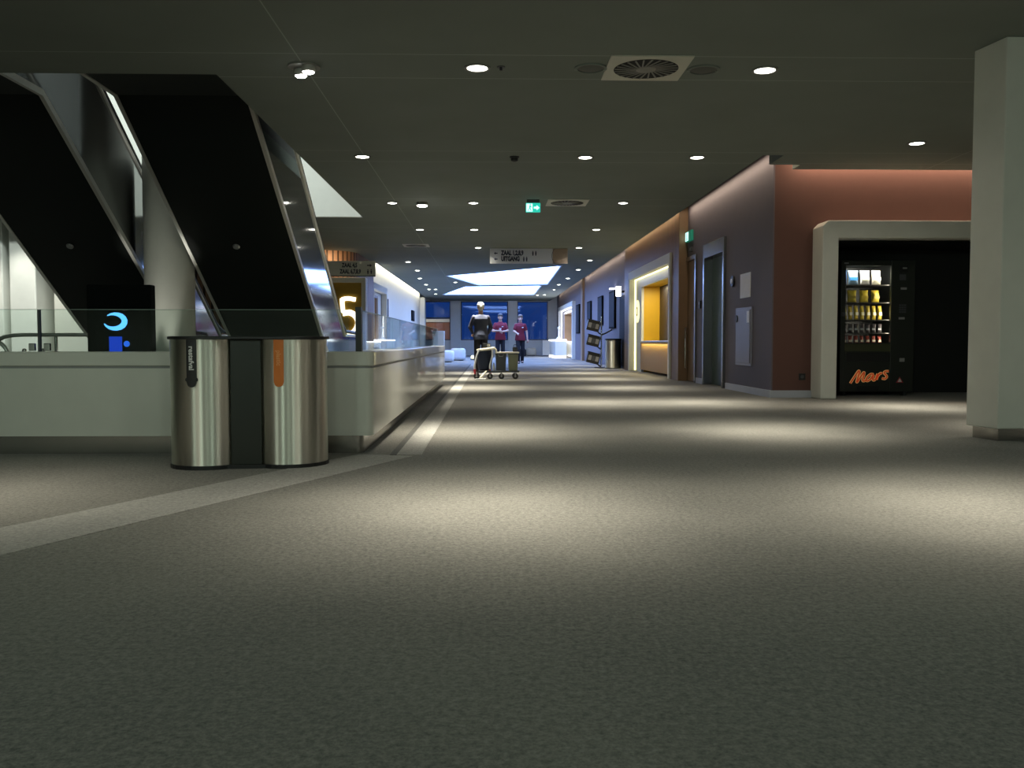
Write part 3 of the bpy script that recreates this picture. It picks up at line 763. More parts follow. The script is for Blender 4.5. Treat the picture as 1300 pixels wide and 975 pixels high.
# ------------------------------------------------------------------ white portals with a counter
def portal(s, XF, XI, Y0, Y1, H, label, lit, disc=True, cool=False):
    """white frame round a recessed ticket counter; s = +1 on the right wall, -1 on the left"""
    t = thing('ticket_portal', label, 'portal', (s * XF, Y0, 0))
    o = (s * XF, Y0, 0)
    X = lambda a: s * a
    th = .20
    f = MB(); f.box(X(XF), X(XI + .02), Y0, Y0 + .16, 0, H); f.box(X(XF), X(XI + .02), Y1 - .16, Y1, 0, H); f.box(X(XF), X(XI + .02), Y0 + .16, Y1 - .16, H - th, H)
    f.build('frame', M['white'], t, bevel=.006, off=o)
    strip = MB()
    strip.box(X(XI - .035), X(XI - .005), Y1 - .175, Y1 - .16, .02, H - th)
    strip.box(X(XI - .035), X(XI - .005), Y0 + .16, Y1 - .16, H - th - .015, H - th)
    strip.build('light_strip', (M['led_white'] if cool else M['led']) if lit else M['grey_pl'], t, off=o)
    wy0, wy1, wz = Y0 + .35, Y1 - 1.0, 2.13
    iw = MB(); iw.box(X(XI), X(XI + .06), Y0 + .16, Y1 - .16, wz, H - th); iw.box(X(XI), X(XI + .06), wy1, Y1 - .16, .0, wz); iw.box(X(XI), X(XI + .06), Y0 + .16, wy0, 0, wz)
    iw.build('inner_wall', M['cab'] if cool else M['white'], t, off=o)
    nb = MB(); nb.box(X(XI + .06), X(XI + .5), wy1, wy1 + .04, 0, wz); nb.box(X(XI + .06), X(XI + .5), wy0 - .04, wy0, 0, wz); nb.box(X(XI + .06), X(XI + .5), wy0, wy1, wz, wz + .04)
    nb.build('niche_lining', M['wood'] if cool else M['yellow'], t, off=o)
    MB().box(X(XI + .46), X(XI + .5), wy0, wy1, 0, wz).build('back_panel', M['dark_door'], t, off=o)
    MB().box(X(XI - .02), X(XI + .03), wy0, wy1, .06, .735).build('counter_front', M['white_sat' if cool else 'yellow_panel'], t, off=o)
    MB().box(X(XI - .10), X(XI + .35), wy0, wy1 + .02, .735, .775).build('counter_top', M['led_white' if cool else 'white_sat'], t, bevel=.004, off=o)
    if disc:
        g = MB(); g.cyl((X(XI - .02), Y1 - .45, 1.53), .285, .02 * s, 'X', 36); g.build('number_disc', M['disc_lit'], t, smooth=True, off=o)
        dg = MB(); dg.ring((0, 0, 0), .08, .12, 0, .004, 24)
        dg.xf(T(X(XI - .021), Y1 - .45, 1.53) @ Matrix.Rotation(-PI/2, 4, 'Y')).build('numeral', M['yellow_panel'], t, off=o)
    return t
portal(1, 3.62, 3.80, 18.25, 23.7, 2.55, 'white ticket portal with yellow niche and lit edge in the slatted wall', True)
area((4.0, 20.6, 2.10), (0, 0, 0), .2, 3.4, 60, (1.0, .88, .55))
area((3.73, 20.6, .70), (0, math.radians(-12), 0), .03, 3.8, 7, (1.0, .8, .35))
area((3.70, 21.0, 2.31), (0, math.radians(-25), 0), .03, 4.8, 1.6, (.95, .95, 1.0))
portal(1, 3.55, 3.75, 39.2, 47.2, 2.52, 'far white portal with a brightly lit counter near the window wall', True, False, True)
area((3.55, 43.0, 2.2), (0, math.radians(-20), 0), .1, 6.0, 60, (.95, .96, 1.0))
portal(-1, 3.36, 3.56, 26.4, 29.9, 2.5, 'grey-white portal with counter in the left wall past the wooden block', False, False, True)
# bright lit front of the far counter
t = thing('lit_counter', 'glowing white counter with a small fountain-like fixture in the far portal', 'counter', (3.0, 41.6, 0))
MB().box(0, .52, 0, 4.0, .10, .80).build('body', M['white_sat'], t, bevel=.01)
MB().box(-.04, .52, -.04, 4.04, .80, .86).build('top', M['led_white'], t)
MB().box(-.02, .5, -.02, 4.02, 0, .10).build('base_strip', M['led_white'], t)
tp = MB(); tp.lathe([(.14, .86), (.09, .95), (.035, 1.0), (.03, 1.35), (.05, 1.38), (.03, 1.42)], (.2, .5, 0), 16); tp.tube([(.2, .5, 1.38), (.2, .8, 1.40), (.2, 1.2, 1.40)], .03, 8)
tp.ell((.2, .4, 1.40), (.07, .12, .06)); tp.build('tap_column', M['white_sat'], t, smooth=True)

# ------------------------------------------------------------------ doors and fittings of the mauve wall
d = MB(); t_ = .07
d.box(3.74, 3.95, 14.5, 14.5 + t_, 0, 2.44); d.box(3.74, 3.95, 15.9 - t_, 15.9, 0, 2.44); d.box(3.74, 3.95, 14.5 + t_, 15.9 - t_, 2.2, 2.44)
d1 = d.build('door_1', M['frame_metal'], bevel=.006); struct(d1, 'steel-framed dark green door in the mauve wall', 'door')
MB().box(3.90, 3.94, 14.5 + t_, 15.9 - t_, 0.01, 2.2).build('leaf', M['green_door'], d1)
hd = MB(); hd.tube([(3.9, 14.72, 1.02), (3.85, 14.72, 1.02), (3.85, 14.86, 1.02)], .011, 8); hd.box(3.885, 3.9, 14.69, 14.75, .92, 1.12); hd.build('handle', M['chrome'], d1, smooth=True)
d = MB(); d.box(3.76, 3.9, 16.57, 16.64, 0, 2.36); d.box(3.76, 3.9, 16.64, 17.45, 2.28, 2.36)
d2 = d.build('door_2', M['frame_metal'], bevel=.004); struct(d2, 'brown wooden door beside the slatted wall', 'door')
MB().box(3.80, 3.85, 16.64, 17.44, .01, 2.27).build('leaf', M['wood'], d2)
hd = MB(); hd.tube([(3.80, 17.3, .25), (3.745, 17.3, .25), (3.745, 17.3, 1.02), (3.80, 17.3, 1.02)], .014, 10); hd.build('pull_bar', M['chrome'], d2, smooth=True)
d3 = MB().box(3.715, 3.755, 24.7, 25.95, 0.0, 2.12).build('door_3', M['dark_door']); struct(d3, 'dark door just past the slatted wall', 'door')
MB().box(3.70, 3.715, 24.78, 25.87, .06, 2.05).build('leaf', M['poster'], d3)

t = thing('notice_sheet', 'pale lilac paper notice on the mauve wall above the cabinet', 'notice', (W_R, 13.395, 1.585))
MB().box(-.008, 0, -.265, .265, -.18, .18).build('frame', M['white_pl'], t)
MB().box(-.010, -.008, -.25, .25, -.165, .165).build('sheet', M['paper'], t)
t = thing('wall_button', 'small round black call point with white centre on the mauve wall', 'button', (W_R, 14.06, 1.69))
MB().cyl((-.03, 0, 0), .085, .03, 'X', 28).build('base', M['black'], t, smooth=True)
MB().cyl((-.04, .01, 0), .04, .012, 'X', 20).build('button', M['white_pl'], t, smooth=True)
t = thing('card_reader', 'tiny black card reader on the wall between the two doors', 'card reader', (W_R, 16.25, 1.42))
MB().box(-.03, 0, -.05, .05, -.07, .07).build('housing', M['black'], t, bevel=.004)
MB().box(-.033, -.03, -.03, .03, .0, .05).build('display', M['grey_pl'], t)
t = thing('door_sensor', 'tiny sensor under the wall exit sign above the brown door', 'sensor', (W_R, 16.98, 2.49))
MB().box(-.04, 0, -.06, .06, -.05, .05).build('housing', M['grey_dark'], t, bevel=.006)
MB().box(-.044, -.04, -.035, .035, -.03, .02).build('lens', M['grey_pl'], t)
t = thing('hose_cabinet', 'recessed grey metal cabinet low on the mauve wall near the corner', 'cabinet', (W_R, 13.42, .40))
MB().box(-.02, 0, -.42, .42, 0, .86).build('frame', M['cab'], t, bevel=.005)
MB().box(-.032, -.02, -.37, .37, .04, .82).build('door', M['cab'], t, bevel=.004)
MB().cyl((-.044, .31, .70), .055, .012, 'X', 24).build('lock', M['black'], t, smooth=True)
MB().box(-.036, -.032, -.34, -.22, .63, .80).build('sticker', M['white_pl'], t)['label'] = 'pale sticker on the cabinet door'
t = thing('wall_socket', 'small dark socket low on the red-brown wall', 'socket', (4.21, 12.12, .28))
MB().box(-.045, .045, -.012, 0, -.045, .045).build('plate', M['black'], t, bevel=.004)
MB().cyl((0, -.014, 0), .024, .003, 'Y', 18).build('outlet', M['grey_dark'], t, smooth=True)

# poster panels on both corridor walls
def poster(s, X, y0, y1, z0, z1, lb, clip=False):
    t = thing('poster_panel', lb, 'poster', (s * X, (y0 + y1) / 2, z0), 0, 'dark poster panels on the corridor walls')
    h = (y1 - y0) / 2
    MB().box(0, -s * .06, -h, h, 0, z1 - z0).build('frame', M['matt_black'], t, bevel=.005)
    MB().box(-s * .06, -s * .064, -h + .05, h - .05, .05, z1 - z0 - .05).build('poster_sheet', M['poster'], t)
    if clip:
        MB().box(-s * .03, -s * .16, -h + .1, -h + .4, z1 - z0 + .03, z1 - z0 + .07).build('clip_glint', M['led_white'], t)  # glowing bar stands in for a reflection on the mounting clip
poster(1, 3.75, 26.9, 28.1, 1.16, 2.29, 'dark poster nearest the waste bin on the right wall, clip reflection as glowing bar', True)
poster(1, 3.75, 29.9, 31.1, 1.30, 2.28, 'middle dark poster on the right wall behind the brochure rack')
poster(1, 3.75, 33.3, 34.5, 1.45, 2.26, 'farthest dark poster on the right wall before the wooden pilaster')
poster(1, 3.70, 37.1, 38.3, 1.10, 2.30, 'dark poster between the wooden pilaster and the far portal')
poster(-1, 3.55, 30.4, 31.4, 1.62, 2.22, 'nearer dark poster on the left white wall')
poster(-1, 3.55, 41.0, 42.2, 1.70, 2.18, 'farther dark poster on the left white wall')
t = thing('projecting_sign', 'small glowing white projecting sign above the dark far door', 'sign', (3.70, 25.3, 2.0))
MB().box(-.04, .05, -.03, .03, .12, .18).build('bracket', M['black'], t)
MB().box(-.18, -.04, -.05, .05, .02, .30).build('light_box', M['led_white'], t, bevel=.01)

# ------------------------------------------------------------------ low parapet round the escalators
ox, oy = -0.78, 6.05
t = thing('parapet', 'long low off-white parapet with steel plinth enclosing the escalators', 'parapet', (ox, oy, 0))
O = (ox, oy, 0)
def Lpoly(inset, r=.05, far=15.75, thick=.24, left=LX + .3):
    """plan of the L shaped parapet: front run along X, side run along Y, rounded far end"""
    x1, y0 = ox - inset, oy + inset; fy = far - inset
    p = [(left, y0)]
    for k in range(7):
        a = -PI/2 + PI/2 * k / 6; p.append((x1 - r + r * math.cos(a), y0 + r + r * math.sin(a)))
    R = .11
    for k in range(9):
        a = PI * k / 8; p.append((x1 - R + R * math.cos(a), fy - R + R * math.sin(a)))
    xi, yi = x1 - 2 * R, y0 + 2 * R
    p += [(xi, yi), (left, yi)]
    return p
k = MB(); k.prism(Lpoly(.0), 'Z', .125, .575); k.build('body', M['white_sat'], t, smooth=True, off=O, angle=30)
k = MB(); k.prism(Lpoly(.012), 'Z', .570, .59); k.build('groove', M['grey_pl'], t, smooth=True, off=O, angle=30)
k = MB(); k.prism(Lpoly(-.004), 'Z', .59, .685); k.build('coping', M['white_sat'], t, bevel=.006, smooth=True, off=O, angle=30)
k = MB(); k.prism(Lpoly(.075), 'Z', 0, .13); k.build('plinth', M['plinth'], t, smooth=True, off=O, angle=30)
k = MB(); k.box(-10.9, -10.8, 6.04, 6.052, .13, .57)
# glass panes on the parapet
def pane_x(x0, x1): 
    g = MB(); g.box(x0, x1, 6.155, 6.167, .66, .965); g.build('glass_pane', M['glass'], t, off=O)
    e = MB(); e.box(x0, x1, 6.1545, 6.1675, .965, .968); e.build('glass_edge', M['glass_edge'], t, off=O)
def pane_y(y0, y1):
    g = MB(); g.box(ox - .117, ox - .105, y0, y1, .66, .965); g.build('glass_pane', M['glass'], t, off=O)
    e = MB(); e.box(ox - .1175, ox - .1045, y0, y1, .965, .968); e.build('glass_edge', M['glass_edge'], t, off=O)
xs = [-12.6, -10.2, -7.8, -5.4, -3.02, -0.95]
for a, b2 in zip(xs, xs[1:]): pane_x(a + .006, b2 - .006)
ys = [6.2, 8.3, 10.4, 12.5, 14.6, 15.5]
for a, b2 in zip(ys, ys[1:]): pane_y(a + .006, b2 - .006)
k = MB(); k.box(-.905, -.865, 6.13, 6.19, .66, .985); k.build('corner_post', M['black'], t, off=O)
for x in (-3.02,):
    k = MB(); k.box(x - .008, x + .008, 6.15, 6.172, .66, .965); k.build('joint_profile', M['grey_dark'], t, off=O)
    for dx in (-.05, .05):
        k = MB(); k.box(x + dx - .02, x + dx + .02, 6.148, 6.174, .69, .74); k.build('clamp', M['chrome'], t, bevel=.004, off=O)

# ------------------------------------------------------------------ escalators
def escalator(x0, x1, label):
    t = thing('escalator', label, 'escalator', ((x0 + x1) / 2, 15.4, 0))
    o = ((x0 + x1) / 2, 15.4, 0)
    S = .6205; ky, kz = 9.4, 3.25
    def zl(y, d): return kz + d - S * (y - ky)
    yb = ky + kz / S                                                        # underside meets the floor here
    und = [(6.4, kz), (ky, kz), (yb, 0.004)]
    und_t = [(yb + .12, .004), (ky + .02, kz + .07), (6.4, kz + .07)]
    m = MB(); m.prism(und + und_t, 'X', x0 + .03, x1 - .03); m.build('underside', M['escalator'], t, off=o)
    # stepped tread band
    stp = [(6.4, 3.70), (ky - .05, 3.70)]
    y = ky - .05; n = int(3.7 / .2055)
    for i in range(n):
        stp += [(y + .331, 3.70 - i * .2055), (y + .331, 3.70 - (i + 1) * .2055)]; y += .331
    stp = [(a, max(b_, .004)) for a, b_ in stp]
    stp += [(17.0, .004), (17.0, .002), (y - .7, .002), (ky, 3.45), (6.4, 3.45)]
    m = MB(); m.prism(stp, 'X', x0 + .18, x1 - .18); m.build('steps', M['grey_dark'], t, off=o)
    top = 1.33
    yf = ky + (kz + top - .88) / S                                          # cladding levels out here
    for xa, xb in ((x0, x0 + .03), (x1 - .03, x1)):
        cl = [(6.4, kz), (ky, kz), (yb, 0.004), (16.9, .004)]
        for k in range(7):
            a = PI / 2 * k / 6; cl.append((16.9 + .38 * math.sin(PI * k / 6), .44 - .436 * math.cos(PI * k / 6)))
        cl += [(yf, .88), (ky, kz + top), (6.4, kz + top)]
        m = MB(); m.prism(cl, 'X', xa, xb); m.build('side_cladding', M['mirror'], t, off=o)
        e = MB(); xo0, xo1 = (xa - .012, xa + .03) if xa == x0 else (xb - .03, xb + .012)
        e.prism([(6.4, kz - .012), (ky, kz - .012), (yb, -.004 + .004), (yb + .11, .004), (ky + .015, kz + .055), (6.4, kz + .055)], 'X', xo0, xo1)
        e.build('edge_trim', M['trim'], t, off=o)
        xm = (xa + xb) / 2
        hr = MB(); pts = [(xm, 6.4, kz + top + .03), (xm, ky - .1, kz + top + .03), (xm, ky + .2, kz + top - .07)]
        pts += [(xm, yf - .2, .88 + .17), (xm, yf + .15, .93), (xm, 16.9, .91)]
        for k in range(1, 7): a = PI * k / 6; pts.append((xm, 16.9 + .41 * math.sin(a), .46 + .45 * math.cos(a)))
        hr.tube(pts, .032, 10); hr.build('handrail', M['black'], t, smooth=True, off=o)
        tt = MB(); sx = xa - .008 if xa == x0 else xb + .008
        tt.tube([(sx, 6.4, kz + top - .03), (sx, ky, kz + top - .03), (sx, yf, .85), (sx, 16.9, .85)], .02, 8); tt.build('top_trim', M['trim'], t, smooth=True, off=o)
    k = MB(); k.lathe([(.045, 0), (.038, -.02), (.005, -.028)], seg=20)
    xm = (x0 + x1) / 2 - .05; yy = 11.5 
    k.xf(T(xm, yy, zl(yy, -.001)) @ Matrix.Rotation(-math.atan(S), 4, 'X')).build('smoke_sensor', M['grey_pl'], t, smooth=True, off=o)
    return t
escalator(-3.80, -2.45, 'nearer right-hand black escalator with polished steel side')
escalator(-5.84, -4.53, 'left-hand black escalator farther from the corridor')

# handrail pieces of a stair behind the glass
t = thing('stair_railing', 'chrome curved stair railing behind the glass at the far left', 'railing', (-4.6, 8.6, 0))
m = MB()
m.tube(smooth_path([(-1.9, 0, .80), (-.6, 0, .80), (-.18, 0, .795), (-.02, 0, .76), (.08, 0, .66), (.12, 0, .4), (.12, 0, .0)], 6), .018, 10); m.build('rail', M['trim'], t, smooth=True)
m = MB(); m.tube(smooth_path([(-.22, -.06, .0), (-.2, -.06, .45), (-.1, -.06, .64), (.04, -.06, .77), (.18, -.06, .81), (.5, -.06, .815), (1.0, -.06, .815)], 6), .018, 10); m.build('rail', M['trim'], t, smooth=True)
for dx in (-1.6, .55, .98):
    m = MB(); m.cyl((dx, -.03, 0), .014, .80, seg=12); m.build('post', M['chrome'], t, smooth=True)
for dx in (.28, .45):
    m = MB(); m.ell((dx, -.08, .67), (.02, .02, .02)); m.cyl((dx, -.06, 0), .009, .66, seg=10); m.build('baluster', M['chrome'], t, smooth=True)

# added black stand whose glowing marks imitate a blue reflection in the glass
t = thing('reflection_stand', 'added black stand with glowing marks imitating a blue reflection in the parapet glass', 'display', (-2.79, 6.9, 0))
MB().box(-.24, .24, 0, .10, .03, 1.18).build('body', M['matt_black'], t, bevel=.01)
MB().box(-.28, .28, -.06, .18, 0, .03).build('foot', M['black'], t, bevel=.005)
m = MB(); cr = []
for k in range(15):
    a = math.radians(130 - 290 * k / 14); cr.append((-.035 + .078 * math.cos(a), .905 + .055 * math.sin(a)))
stroke(m, cr, [.003 + .018 * math.sin(PI * k / 14) for k in range(15)], -.006, 0); m.build('reflected_crescent', M['blue_lit'], t)
m = MB(); m.box(-.075, .02, -.005, 0, .66, .79); m.build('reflected_block', M['blue_deep'], t)
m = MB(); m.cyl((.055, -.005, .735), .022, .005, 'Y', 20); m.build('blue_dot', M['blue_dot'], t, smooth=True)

# ------------------------------------------------------------------ double recycling bin
t = thing('recycling_bin', 'double brushed steel recycling bin with black lid in front of the parapet', 'bin', (-1.462, 5.555, 0), math.radians(6.5))
HB = .765
for sx, nm in ((-.24, 0), (.24, 1)):
    m = MB(); m.cyl((0, 0, .022), .222, HB - .022, seg=96); o = m.build('steel_shell', M['steel'], t, smooth=True, loc=(sx, 0, 0))
m = MB(); m.box(-.088, .088, -.178, .178, .022, HB); m.build('centre_panel', M['vend_panel'], t, bevel=.004)
def stadium(r, h):
    p = []
    for k in range(25): a = -PI/2 + PI * k / 24; p.append((h + r * math.cos(a), r * math.sin(a)))
    for k in range(25): a = PI/2 + PI * k / 24; p.append((-h + r * math.cos(a), r * math.sin(a)))
    return p
def peanut(r, h):
    p = []
    for k in range(25): a = -math.radians(125) + math.radians(250) * k / 24; p.append((h + r * math.cos(a), r * math.sin(a)))
    for k in range(25): a = PI - math.radians(125) + math.radians(250) * k / 24; p.append((-h + r * math.cos(a), r * math.sin(a)))
    return p
m = MB(); m.prism(stadium(.236, .24), 'Z', HB, HB + .018); m.build('lid', M['black'], t, bevel=.004)
m = MB(); m.prism(peanut(.229, .24), 'Z', 0, .024); m.build('base_rim', M['black'], t)
def strip_on(cx, ang, wdt, z0, z1, m_, nm, tail=True):
    R = .2235; mb = MB(); n = 10
    cols = []
    for i in range(n + 1):
        uu = -1 + 2 * i / n; a = ang + uu * wdt / R
        zb = z0 + (wdt - wdt * math.sqrt(max(0, 1 - uu * uu)) if tail else 0)
        cols.append((a, zb))
    def P(a, z, r): return (cx + r * math.sin(a), -r * math.cos(a), z)
    mb.rings([[P(a, zb, R), P(a, z1, R), P(a, z1, R + .0025), P(a, zb, R + .0025)] for a, zb in cols])
    return mb.build(nm, m_, t)
strip_on(-.24, -.24 - .03, .030, .485, HB - .002, M['label_black'], 'label_strip')['label'] = 'black waste label with pale lettering'
strip_on(.24, -.20, .030, .485, HB - .002, M['orange'], 'label_strip')['label'] = 'orange waste label'
def bin_text(s, size, cx, ang, zc, m_):
    me = text_mesh(s, size, .0008, .001)
    R = .2268
    for v_ in me.vertices:                                     # text runs downwards, bent round the shell
        xx, yy, zz = v_.co; a = ang + yy / R; r = R + zz
        v_.co = (cx + r * math.sin(a), -r * math.cos(a), zc - xx)
    return link('lettering', me, m_, t)
bin_text('restafval', .042, -.24, -.27, .655, M['white_text'])
bin_text('plastic', .036, .24, -.20, .655, M['orange_text'])
# apple-core outline at the foot of the black label
ic = MB()
for dx in (-.030, .030): ic.ell((-.24 + .2245 * math.sin(-.27 + dx / .2235), -.2245 * math.cos(-.27 + dx / .2235), .53), (.009, .003, .011), 10, 6)
ic.build('icon', M['label_black'], t)

# ------------------------------------------------------------------ vending machine
VX0, VX1, VY = 4.84, 5.87, 12.42
vt = thing('vending_machine', 'black snack vending machine with red script lettering in the dark niche', 'vending machine', (VX0, VY, 0))
WV, HV = VX1 - VX0, 1.87
gx0, gx1, gz0, gz1 = .07, .70, .74, 1.80
b = MB()
b.box(0, WV, .74, .78, .06, HV); b.box(0, .05, .05, .74, .06, HV); b.box(WV - .27, WV, .05, .74, .06, HV); b.box(.05, WV - .27, .05, .74, HV - .04, HV); b.box(.05, WV - .27, .05, .74, .06, gz0 - .03)
b.build('cabinet', M['vend_body'], vt, bevel=.006)
d = MB(); d.box(0, gx0, 0, .05, .06, HV); d.box(gx1, WV, 0, .05, .06, HV); d.box(gx0, gx1, 0, .05, gz1, HV); d.box(gx0, gx1, 0, .05, .06, gz0)
dr_ = d.build('front_door', M['vend_panel'], vt, bevel=.006)
MB().box(gx0, gx1, .02, .026, gz0, gz1).build('window', M['glass_case'], dr_)
for fx in (.06, WV - .12):
    for fy in (.08, .66): MB().cyl((fx + .03, fy, 0), .03, .06, seg=14).build('foot', M['black'], vt)
MB().box(.05, .06, .06, .74, gz0, HV - .04).build('liner', M['vend_in'], vt)
shz = [1.545, 1.30, 1.06, .875, .71]
for i, z in enumerate(shz): MB().box(.062, .74, .10, .70, z - .012, z).build('shelf', M['vend_in'], vt)
MB().box(.06, .74, .09, .105, shz[4] - .0, shz[4] + .03).build('price_rail', M['grey_dark'], vt)
MB().box(.10, .70, .055, .07, HV - .058, HV - .046).build('lamp_tube', M['led_white'], vt)
area((VX0 + .39, VY + .075, HV - .075), (math.radians(30), 0, 0), .58, .02, 5, (1.0, .96, .84))
side = area((VX0 + .715, VY + .072, 1.26), (0, 0, 0), .016, 1.0, 4.0, (1.0, .9, .72))     # upright lamp strip beside the glass
side.rotation_euler = Vector((-.85, .5, 0)).to_track_quat('-Z', 'Y').to_euler()
side.data.size, side.data.size_y = .016, 1.0
tx = WV - .17
MB().box(tx - .06, tx + .07, -.006, 0, 1.70, 1.80).build('display', M['black'], dr_)
lt = MB(); lt.box(tx - .01, tx + .05, -.008, -.006, 1.755, 1.775); lt.build('display_digits', M['grey_pl'], dr_)
kp = MB()
for r in range(4):
    for q_ in range(3): kp.box(tx - .045 + q_ * .034, tx - .02 + q_ * .034, -.010, 0, 1.15 + r * .032, 1.172 + r * .032)
kp.build('keypad', M['grey_dark'], dr_)
cs = MB(); cs.box(tx - .05, tx + .04, -.008, 0, 1.60, 1.68); cs.build('coin_slot', M['grey_dark'], dr_, bevel=.003)
MB().box(tx - .03, tx + .05, -.012, 0, 1.47, 1.50).build('note_slot', M['grey_pl'], dr_)
MB().box(tx - .05, tx + .03, -.008, 0, 1.06, 1.09).build('label_plate', M['grey_pl'], dr_)
MB().cyl((.035, -.015, 1.13), .028, .015, 'Y', 18).build('door_lock', M['grey_dark'], dr_, smooth=True)
MB().box(.04, .10, -.004, 0, 1.825, 1.84).build('label_plate', M['grey_pl'], dr_)
MB().box(.08, .70, -.006, 0, .48, .60).build('delivery_flap', M['black'], dr_, bevel=.004)
MB().box(.06, .70, -.004, 0, .62, .72).build('olive_tray', M['vend_green'], dr_)
MB().box(tx - .03, tx + .04, -.012, 0, .475, .525).build('change_cup', M['grey_pl'], dr_, bevel=.004)
MB().box(.24, .55, -.004, 0, .075, .14).build('vent_grille', M['black'], dr_)
tr_ = MB(); tr_.prism([(tx - .07, .185), (tx + .03, .185), (tx - .02, .265)], 'Y', -.004, 0); tr_.build('warning_triangle', M['red'], dr_)
tr_ = MB(); tr_.prism([(tx - .05, .195), (tx + .01, .195), (tx - .02, .245)], 'Y', -.006, -.004); tr_.build('warning_symbol', M['white_pl'], dr_)
# script lettering on the lower door
def brush(pts):                                              # zoomed photo readings turned into metres on the machine front
    return smooth_path([((p[0] / 9.286 + 418) / 1150 * 12.42 - VX0, .75 + (24 - p[1] / 9.286) / 1150 * 12.42) for p in pts], 6)
LETTERS = [[(408, 716), (450, 650), (490, 588), (508, 568), (515, 585), (500, 640), (486, 690), (492, 700), (530, 640), (562, 592), (574, 590), (570, 620), (556, 672), (566, 690), (600, 676)],
           [(686, 612), (655, 606), (612, 640), (598, 676), (615, 688), (650, 664), (684, 618), (676, 664), (690, 680), (712, 668)],
           [(712, 668), (734, 606), (728, 650), (722, 672), (736, 634), (764, 600), (790, 596)],
           [(868, 572), (830, 574), (812, 592), (836, 618), (846, 642), (820, 664), (788, 656)]]
for nm, mt_, hw, y1, y0 in (('lettering_outline', 'logo_cream', .017, 0.0, -.004), ('lettering', 'logo_red', .0105, -.004, -.008)):
    for pts in LETTERS:
        lm = MB(); bp_ = brush(pts); stroke(lm, bp_, hw, y0, y1); lm.build(nm, M[mt_], dr_)

# snacks on the shelves: every pack its own thing
PK = {}
def pack_mesh(w_, h_, d_, name, pinch=.16):
    """pillow bag: crimped flat ends, puffed middle"""
    if name in PK: return PK[name]
    mb = MB(); rings = []; nz_, na = 9, 16
    for k in range(nz_ + 1):
        s = k / nz_; z = s * h_
        puff = max(.03, math.sin(PI * min(max((s - .06) / .88, 0), 1)) ** .55) if .06 < s < .94 else .03
        ww = w_ * (1 - pinch * math.sin(PI * s))
        ring = []
        for i in range(na):
            a = 2 * PI * i / na
            ring.append((ww / 2 * math.copysign(abs(math.cos(a)) ** .6, math.cos(a)), d_ / 2 * puff * math.sin(a) * (1 + .12 * math.sin(5 * a + k)), z))
        rings.append(ring)
    mb.rings(rings); PK[name] = mb.mesh(name); PK[name].polygons.foreach_set('use_smooth', [True] * len(PK[name].polygons))
    return PK[name]
PM = {k: mat('pack_' + k, c_, .35) for k, c_ in dict(blue=(.05, .25, .75), white=(.85, .82, .75), cream=(.85, .80, .60), yellow=(.80, .62, .05), gold=(.62, .45, .04), dark=(.07, .055, .06), red=(.34, .05, .03), silver=(.6, .6, .62), sky=(.45, .68, .9)).items()}
def snack(kind, mats, x, z, wdt, h, dep, label, grp, cat, lean=0.0, band=None):
    key = '%s_%s' % (kind, mats)
    first = key not in PK
    me = pack_mesh(wdt, h, dep, key)
    if first: me.materials.append(PM[mats])
    o = bpy.data.objects.new(kind, me); COL.objects.link(o)
    o.location = (VX0 + x, VY + .17, z + .001); o.rotation_euler = (math.radians(-4), 0, lean)
    tag(o, label, cat, grp)
    if band:
        bk = key + '_band'
        if bk not in PK:
            mb = MB(); mb.box(-wdt * .36, wdt * .36, -dep * .53, -dep * .36, h * .30, h * .52); PK[bk] = mb.mesh(bk); PK[bk].materials.append(PM[band])
        ob = bpy.data.objects.new('printed_band', PK[bk]); COL.objects.link(ob); ob.parent = o
    return o
ordn = ['leftmost', 'second', 'third', 'fourth', 'fifth', 'sixth', 'rightmost']
for i, (x, m1, lb) in enumerate(((.115, 'blue', 'thin blue snack bag at the left of the top vending shelf'), (.235, 'sky', 'blue-white crisp bag on the top vending shelf'), (.40, 'white', 'white crisp bag in the middle of the top vending shelf'), (.56, 'cream', 'cream crisp bag at the right of the top vending shelf'))):
    snack('crisp_bag', m1, x, shz[0], .05 if i == 0 else .145, .20, .07, lb, 'bags on the top vending shelf', 'snack bag', .1 * (i - 1), None if i == 0 else ('blue' if i == 1 else 'cream' if i == 2 else 'white'))
for i, x in enumerate((.22, .39, .55)):
    snack('snack_bag', 'yellow', x, shz[1], .13, .17 if i == 0 else .205, .07, '%s yellow snack bag on the second vending shelf' % ('left' , 'middle', 'right')[i], 'yellow bags on the second vending shelf', 'snack bag', .18 * (i - .5), 'gold')
for i in range(7):
    x = .12 + i * .083
    snack('nut_bag', 'gold', x, shz[2], .066, .195, .045, '%s slim yellow snack bag on the third vending shelf' % ordn[i], 'slim yellow bags on the third vending shelf', 'snack bag', .25, 'cream')
    snack('candy_pack', 'dark', x, shz[3], .062, .125, .035, '%s dark wrapped candy bar on the fourth vending shelf' % ordn[i], 'dark bars on the fourth vending shelf', 'candy bar', -.2, 'silver')
    snack('chocolate_bar', 'red', x, shz[4], .062, .125, .035, '%s red-brown chocolate bar on the lowest vending shelf' % ordn[i], 'red bars on the lowest vending shelf', 'chocolate bar', .12, 'cream')

